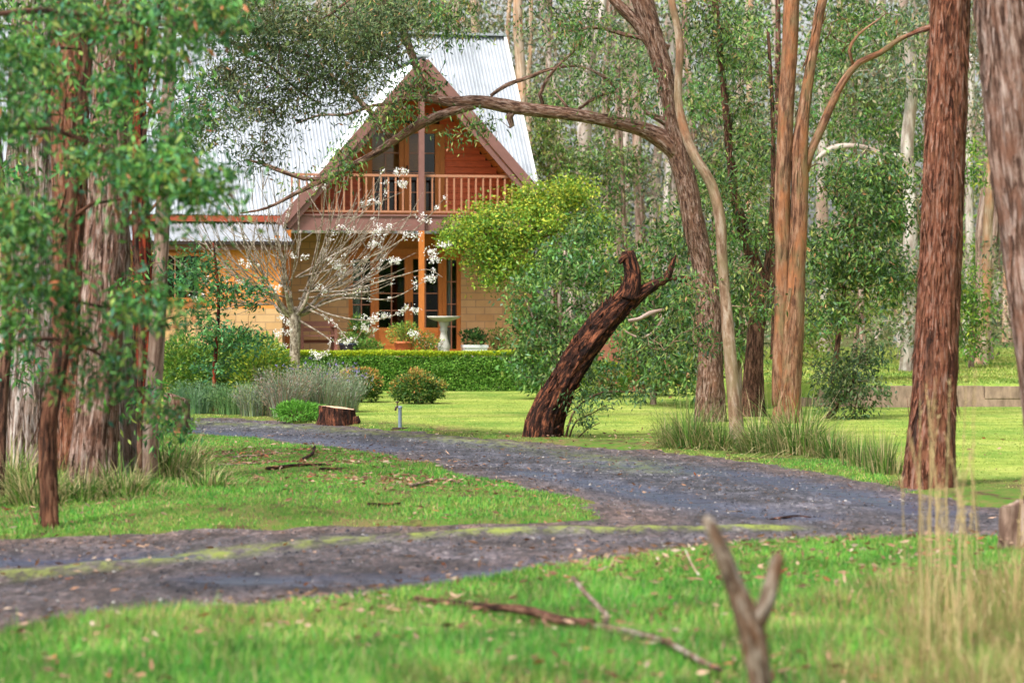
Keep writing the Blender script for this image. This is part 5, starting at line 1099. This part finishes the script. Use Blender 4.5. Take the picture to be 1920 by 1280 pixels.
# ---- foreground forked stick and fallen branches
def wood(name, lab, cat, stems, Y, bark, sides=14, lump=.08, ridge=.03, upright=False, group=None):
    s0 = stems[0][0]; y0 = s0[3] if len(s0) > 3 else Y; b = P(s0[0], s0[1], y0); p = root(name, lab, cat, (b[0], b[1], gz(b[0], b[1])), group); mb = MB()
    for i, s_ in enumerate(stems): stem(mb, s_, Y, sides, ridge, lump, .03, 50+i, ground=(upright and i == 0))
    mb.build('wood', M[bark], p, True)
wood('forked_stick', 'upright grey forked stick in the blurred foreground grass', 'stick',
  [[(1450, 1560, 16, 9.0), (1436, 1400, 18, 9.0), (1425, 1280, 21, 9.0), (1413, 1200, 25, 9.0), (1398, 1150, 24, 9.0), (1375, 1090, 19, 9.0), (1352, 1030, 17, 9.0), (1332, 985, 13, 9.0), (1322, 968, 8, 9.0)],
   [(1412, 1175, 20, 9.0), (1432, 1140, 18, 9.0), (1446, 1095, 15, 9.0), (1455, 1055, 14, 9.0), (1460, 1035, 9, 9.0)]], 9.0, 'bark_stick', upright=False)
def ground_branch(name, lab, pts, r_mm, bark='bark_stick', group=None, lift=.03, twig=None):
    W = []
    for i, q in enumerate(pts):
        x, y = G(q[0], q[1]); dz = q[2] if len(q) > 2 else 0; W.append([x, y, gz(x, y)+lift+dz, r_mm/1000*(1-.6*i/len(pts))])
    W = np.array(W); D = catmull(W, .04); mb = MB(); tube(mb, D[:, :3], D[:, 3], 10, .05, len(pts), .10)
    for tw in (twig or []):
        T = []
        for q in tw: x, y = G(q[0], q[1]); T.append([x, y, gz(x, y)+lift+q[2], r_mm/1000*.6])
        E = catmull(np.array(T), .04); tube(mb, E[:, :3], E[:, 3], 8, .03, 3, .08)
    p = root(name, lab, 'branch', (W[0, 0], W[0, 1], W[0, 2]), group); mb.build('wood', M[bark], p, True)
ground_branch('fallen_branch', 'long brown fallen branch lying across the foreground grass', [(1110, 1205), (1060, 1198), (980, 1180), (900, 1170), (850, 1162), (780, 1150)], 30, 'bark_dark', lift=.07, twig=[[(1110, 1205, 0), (1160, 1222, -.02), (1200, 1235, -.03)]])
ground_branch('fallen_branch', 'pale broken branch pieces on the grass left of the forked stick', [(1120, 1214), (1180, 1226), (1250, 1244), (1320, 1275), (1350, 1290)], 22, 'bark_stick', lift=.075, twig=[[(1130, 1212, 0.0), (1138, 1215, .05), (1100, 1200, .13), (1075, 1190, .18)]])
ground_branch('fallen_twig', 'small pale twig leaning in the grass above the forked stick left prong', [(1310, 1095), (1296, 1090, .06), (1285, 1085, .12)], 6, 'bark_pale_branch')
for i, (pts, r_, lab) in enumerate([([(560, 880), (585, 868, .03), (590, 862, .06)], 22, 'short dark broken bough sticking up from the island grass'), ([(400, 884), (450, 886), (510, 880)], 16, 'thin brown stick, leftmost on the island grass'),
    ([(500, 905), (560, 897), (620, 892)], 18, 'dark brown stick in the middle of the island litter patch'), ([(430, 868), (480, 866), (540, 858)], 14, 'thin stick at the top of the island litter patch'), ([(600, 905), (625, 903), (640, 900)], 20, 'stubby dark stick right of the island litter patch'),
    ([(770, 930), (830, 918), (860, 925)], 14, 'thin curved stick near the tip side of the island'), ([(690, 968), (730, 966), (750, 964)], 14, 'short grey stick low on the island near the drive'), ([(1250, 968), (1340, 958), (1390, 955)], 10, 'long thin stick lying on the drive bend'), ([(1440, 972), (1490, 964), (1520, 966)], 16, 'dark short stick on the drive bend right of the long thin one')]):
    ground_branch('fallen_stick', lab, pts, r_, 'bark_dead' if i % 2 == 0 else 'bark_stick', 'sticks lying on grass and gravel', .015)
# ================================================================== TREES BEHIND
# understorey and middle distance, right of the house
def bg(name, lab, px, hw, Y, bark, top=-120, lean=0, crown=None, cols=BACK, leafsz=(.10, .028), per=34, sig=.30, wob=6, seed=3, limbs=None, group='trees of the forest behind', w=None):
    x = (px-960)/F*Y; zb = gz(x, Y); pyb = 580+(EYE-zb)/Y*F; r_ = np.random.default_rng(seed)
    s_ = [(px, pyb, hw*1.15)]; n = 6
    for i in range(1, n+1):
        t_ = i/n; s_.append((px+lean*t_+r_.normal()*wob*.5, pyb+(top-pyb)*t_, hw*(1-.35*t_)))
    st = [s_]+(limbs or [])
    return tree(name, lab, 'tree', st, Y, bark, crown=crown, cols=cols, w=w, leaf=leafsz, per=per, sig=sig, sides=14, ridge=.02, lump=.04, flare=.2, group=group, twf=.6, twr=.02, seed=seed)
bg('orange_gum', 'pink orange gum trunk with a dark patch at its top right behind the roof end', 972, 13, 72, 'bark_gum', -60, 0, seed=21, crown=[(1000, 60, 60, 60, 72, 1.5, 10)])
mbp = MB(); c_ = P(972, 25, 71.7); 
bg('white_gum', 'thick white gum trunk above the golden creeper', 1093, 16, 66, 'bark_white', -40, 8, seed=22, crown=[(1150, 60, 80, 90, 66.5, 2, 30), (1060, 100, 60, 100, 67, 2, 18)], limbs=[[(1096, 380, 10), (1100, 250, 9), (1108, 120, 8), (1128, 20, 7), (1140, -60, 5)]])
bg('white_gum', 'bright white gum trunk seen left of the big red brown trunk', 1704, 16, 54, 'bark_white', 60, 6, seed=23, crown=[(1650, 110, 80, 50, 54, 1.2, 16), (1700, 60, 80, 60, 54, 1.2, 24), (1705, 160, 50, 40, 53.6, .8, 12), (1700, 500, 50, 50, 53.6, .8, 16), (1690, 610, 50, 60, 53.6, .8, 18), (1600, 290, 60, 20, 54, .5, 5)], limbs=[[(1704, 296, 6), (1660, 290, 5), (1610, 275, 5), (1560, 278, 6), (1530, 300, 4)]])
bg('white_gum', 'pale gum trunk half hidden by leaves right of the twin stems', 1545, 14, 68, 'bark_white', 120, 0, seed=24, crown=[(1560, 200, 80, 80, 68.5, 2, 36), (1600, 90, 90, 80, 68.5, 2, 40)])
bg('pale_gum', 'pinkish pale trunk low behind the paddock left of the big red brown trunk', 1690, 15, 74, 'bark_white', 380, 14, seed=25, crown=[(1640, 420, 60, 60, 73, 1.5, 20)])
bg('brown_gum', 'pinkish brown trunk between the big red brown trunk and the leaning right trunk', 1847, 14, 62, 'bark_greybrown', -60, 12, seed=26, crown=[(1830, 150, 50, 120, 63, 1.5, 40), (1840, 30, 60, 60, 63, 1.5, 24)], limbs=[[(1850, 560, 8), (1868, 420, 7), (1872, 320, 6), (1880, 180, 5)]])
bg('brown_gum', 'orange tinted trunk leaning right beside the pinkish brown one', 1838, 11, 58, 'bark_gum', -60, 34, seed=27, crown=[(1880, 480, 26, 50, 58, .8, 12), (1880, 600, 30, 40, 58, .8, 8)])
bg('grey_gum', 'thin grey trunk immediately right of the big red brown trunk', 1816, 9, 66, 'bark_white', 100, 4, seed=28, crown=[(1820, 480, 22, 90, 65, 1, 14), (1818, 600, 20, 50, 64, .9, 10)], cols=PLG)
bg('grey_gum', 'leaning brown branchy trunk behind the roof end and the orange gum', 905, 9, 76, 'bark_gum', -60, -18, seed=29, crown=[(900, 20, 80, 40, 76, 2, 16)])
bg('grey_gum', 'slim tan trunk between the roof and the orange gum', 948, 6, 78, 'bark_gum', -60, 6, seed=30)
bg('grey_gum', 'slim trunk just right of the orange gum', 990, 6, 74, 'bark_gum', -60, 4, seed=31, crown=[(1010, 200, 26, 90, 73, 1.2, 12)])
bg('grey_gum', 'grey trunk behind the arching limb near its joint', 1205, 11, 70, 'bark_greybrown', -60, -20, seed=32, crown=[(1200, 330, 60, 60, 69, 1.5, 22)])
bg('grey_gum', 'thin grey trunk right of the smooth slender trunk top', 1322, 8, 60, 'bark_greybrown', -60, -40, seed=33, crown=[(1330, 260, 70, 90, 60, 1.5, 50)])
bg('grey_gum', 'dark thin trunk left of the twin stems, upper part', 1452, 7, 62, 'bark_dark', -60, 6, seed=34, crown=[(1400, 250, 60, 90, 62, 1.5, 40)])
k_ = 40
for px, hw, Y, bark, lab in [(1165, 7, 84, 'bark_greybrown', 'slim grey trunk between the white gum and the arching tree'), (1245, 8, 88, 'bark_white', 'pale trunk seen through the gap under the arching limb'), (1395, 7, 80, 'bark_gum', 'tan trunk behind the dark leaning trunk'), (1580, 8, 84, 'bark_gum', 'tan trunk above the left end of the retaining wall'),
    (1615, 6, 90, 'bark_greybrown', 'thin brown trunk above the retaining wall'), (1648, 7, 82, 'bark_white', 'pale slim trunk left of the bright white gum'), (1735, 8, 78, 'bark_greybrown', 'brown trunk just behind the big red brown trunk on its left'), (1890, 9, 80, 'bark_gum', 'tan trunk beside the leaning right trunk'), (1040, 7, 86, 'bark_greybrown', 'grey trunk above the golden creeper, left of the white gum'), (1140, 8, 76, 'bark_greybrown', 'leaning grey trunk right of the white gum'),
    (860, 8, 82, 'bark_greybrown', 'grey trunk rising behind the roof ridge'), (700, 8, 84, 'bark_gum', 'tan trunk rising behind the roof ridge at left')]:
    k_ += 1; bg('forest_tree', lab, px, hw, Y, bark, -80, random.uniform(-25, 25), seed=k_, crown=[(px+random.uniform(-30, 30), random.uniform(20, 260), 80, 90, Y, 2.5, 26)])
# leafy understorey crowns
def under(lab, px, py, Y, blobs, cols, leafsz=(.085, .026), per=40, sig=.20, name='understorey_tree', bark='bark_greybrown', w=[5, 4, 3, 2, 1.2, .5], seed=60, hw=6, group='leafy trees behind the lawn'):
    w = w[:len(cols)]; b0 = blobs[0]; return tree(name, lab, 'tree', [[(px, py, hw), ((px+b0[0])/2, (py+b0[1])/2, hw*.8), (b0[0], b0[1], hw*.5), (b0[0], b0[1]-b0[3]*.7, hw*.2)]], Y, bark, crown=blobs, cols=cols, w=w, leaf=leafsz, per=per, sig=sig, sides=10, ridge=0, lump=.05, flare=.1, group=group, twf=.7, twr=.012, seed=seed)
U1 = [(.10, .21, .05), (.19, .30, .07), (.04, .09, .03), (.26, .29, .12), (.30, .24, .16), (.18, .22, .15)]
U2 = [(.14, .22, .04), (.22, .30, .05), (.30, .36, .06), (.09, .15, .04), (.34, .26, .10)]
under('drooping leafy gum between the leaning dead trunk and the arching tree', 1225, 760, 47, [(1225, 560, 60, 90, 47, 1, 52), (1265, 440, 50, 60, 47.3, 1, 30), (1240, 670, 70, 50, 46.5, .9, 56), (1290, 600, 40, 60, 46.5, .8, 26), (1180, 500, 50, 50, 47.5, .9, 22), (1275, 690, 60, 45, 45.5, .8, 34), (1190, 640, 40, 50, 47, .8, 20)], EUC, seed=61)
under('tree with blue green leaves right behind the smooth slender trunk', 1385, 770, 45, [(1390, 520, 40, 80, 45, .9, 44), (1370, 640, 40, 60, 45, .8, 30), (1400, 420, 45, 40, 45, .9, 30), (1345, 540, 30, 50, 45, .8, 16)], U1, seed=62)
under('broad leafy tree spreading between the twin stems and the big red brown trunk', 1560, 745, 48, [(1590, 470, 90, 60, 48, 1.2, 90), (1640, 380, 80, 70, 48, 1.2, 90), (1560, 590, 60, 40, 48, 1, 34), (1660, 520, 60, 50, 48, 1, 44), (1590, 330, 60, 40, 48, 1, 30), (1540, 500, 30, 70, 48, .8, 20), (1680, 330, 40, 50, 48, .9, 20)], EUC, leafsz=(.08, .024), seed=63, bark='bark_dark')
under('low dark leaning branches drooping over the retaining wall', 1540, 800, 41, [(1600, 720, 55, 32, 41, .8, 26), (1560, 690, 45, 28, 41, .7, 18), (1630, 660, 45, 35, 41.5, .7, 18), (1600, 775, 35, 18, 41, .5, 9), (1555, 740, 40, 30, 41, .6, 13), (1650, 740, 20, 20, 41, .4, 3)], [(.05, .10, .03), (.09, .14, .05), (.14, .18, .08), (.03, .06, .03)], per=30, sig=.15, leafsz=(.075, .024), seed=64, bark='bark_dark')
under('yellow green leafy tree low behind the paddock', 1600, 715, 62, [(1610, 560, 80, 60, 62, 1.5, 60), (1700, 560, 60, 60, 62, 1.5, 40), (1530, 620, 50, 50, 62, 1.2, 24)], U2, seed=65)
under('bright green leafy tree just left of the big red brown trunk', 1700, 720, 58, [(1695, 420, 40, 60, 58, 1.2, 34), (1690, 260, 50, 60, 58.5, 1.2, 34), (1710, 520, 30, 40, 58, 1, 14)], U1, seed=66)
under('bright green young trees between the big red brown trunk and the leaning right one', 1820, 705, 56, [(1826, 560, 26, 60, 56, .9, 22), (1822, 640, 24, 40, 56, .8, 14), (1830, 300, 40, 60, 57, 1, 14)], PLG+[(.34, .40, .05)], seed=67)
under('leafy green tree above the arching limb joint', 1180, 700, 62, [(1160, 130, 80, 60, 62, 1.5, 30), (1060, 180, 70, 60, 62, 1.5, 36), (1150, 300, 60, 60, 62, 1.4, 40), (1050, 290, 50, 50, 62, 1.3, 28), (1130, 400, 50, 60, 62, 1.2, 40)], U1, seed=68)
under('leafy tree filling the gap above the smooth slender trunk', 1330, 720, 55, [(1340, 330, 70, 60, 55, 1.4, 56), (1390, 90, 70, 90, 56, 1.4, 60), (1330, 190, 50, 50, 55, 1.2, 30), (1420, 300, 50, 60, 55, 1.2, 36)], U1, seed=69)
under('tall leafy tree behind the branch between twin stems and big trunk', 1620, 710, 57, [(1600, 200, 90, 70, 57, 1.6, 70), (1640, 70, 90, 80, 57, 1.6, 80), (1560, 90, 50, 90, 57, 1.3, 40), (1700, 160, 50, 70, 57, 1.4, 34)], U1, seed=70)
under('olive tree with yellow leaves beside the right roof edge', 1050, 700, 64, [(1030, 300, 40, 60, 64, 1.3, 40), (1090, 330, 40, 60, 64, 1.2, 26), (1020, 220, 30, 60, 64, 1.2, 16)], U2, seed=71)
under('dense dark shrubby tree behind the red board wall', 1160, 715, 57, [(1150, 620, 60, 50, 57, 1, 40), (1130, 520, 60, 50, 57, 1, 44), (1200, 560, 50, 60, 57, 1, 36)], U1, seed=72)
under('leafy tree beyond the left tree group over the left wing', 330, 690, 62, [(300, 150, 60, 70, 62, 1.2, 12), (240, 380, 60, 160, 62, 1.4, 50), (150, 200, 160, 200, 62, 1.6, 70), (20, 300, 120, 240, 62, 1.6, 60), (100, 560, 160, 120, 60, 1.5, 60)], U1, seed=73)
under('grey green tree above the roof at the upper left', 330, 640, 70, [(420, 40, 90, 50, 70, 1.5, 20), (620, 20, 120, 40, 70, 1.8, 24), (760, 30, 80, 40, 70, 1.5, 22)], U1, seed=74)
# distant wood: countless trees seen as one mass
mb = MB(); r_ = np.random.default_rng(99)
def wood_wall(Y, n, cols, x0, x1, top, per, sig, L, Wd, gap):
    cen = np.stack([r_.uniform(x0, x1, n), Y+r_.uniform(-3, 3, n), r_.uniform(.4, top, n)], 1)
    k = vnoise(cen[:, 0], cen[:, 2]*.8, int(Y), 3, .55) > gap; cen = cen[k]; leafage(mb, cen, per, sig, L, Wd, cols, None, .5, r_)
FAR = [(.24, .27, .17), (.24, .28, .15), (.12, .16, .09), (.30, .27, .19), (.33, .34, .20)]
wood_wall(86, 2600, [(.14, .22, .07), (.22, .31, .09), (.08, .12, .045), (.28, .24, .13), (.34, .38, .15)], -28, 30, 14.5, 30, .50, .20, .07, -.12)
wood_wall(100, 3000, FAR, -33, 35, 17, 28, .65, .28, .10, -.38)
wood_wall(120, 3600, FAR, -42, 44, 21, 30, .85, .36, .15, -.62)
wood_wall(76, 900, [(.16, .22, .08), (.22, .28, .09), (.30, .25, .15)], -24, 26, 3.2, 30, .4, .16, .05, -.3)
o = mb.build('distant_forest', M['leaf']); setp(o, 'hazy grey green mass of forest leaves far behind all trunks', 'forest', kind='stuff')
mb = MB()
for i in range(60):
    Y = r_.uniform(82, 118); x = r_.uniform(-1, 1)*(960/F*Y+10); rr = r_.uniform(.10, .26); ln = r_.normal()*1.8; zb = gz(x, Y)
    D = catmull(np.array([(x, Y, zb-.2), (x+ln*.3+r_.normal()*.2, Y, zb+6), (x+ln, Y, zb+13), (x+ln*1.6+r_.normal()*.4, Y, zb+21)]), 1.5)
    tube(mb, D, np.linspace(rr, rr*.5, len(D)), 8, 0, i, .03)
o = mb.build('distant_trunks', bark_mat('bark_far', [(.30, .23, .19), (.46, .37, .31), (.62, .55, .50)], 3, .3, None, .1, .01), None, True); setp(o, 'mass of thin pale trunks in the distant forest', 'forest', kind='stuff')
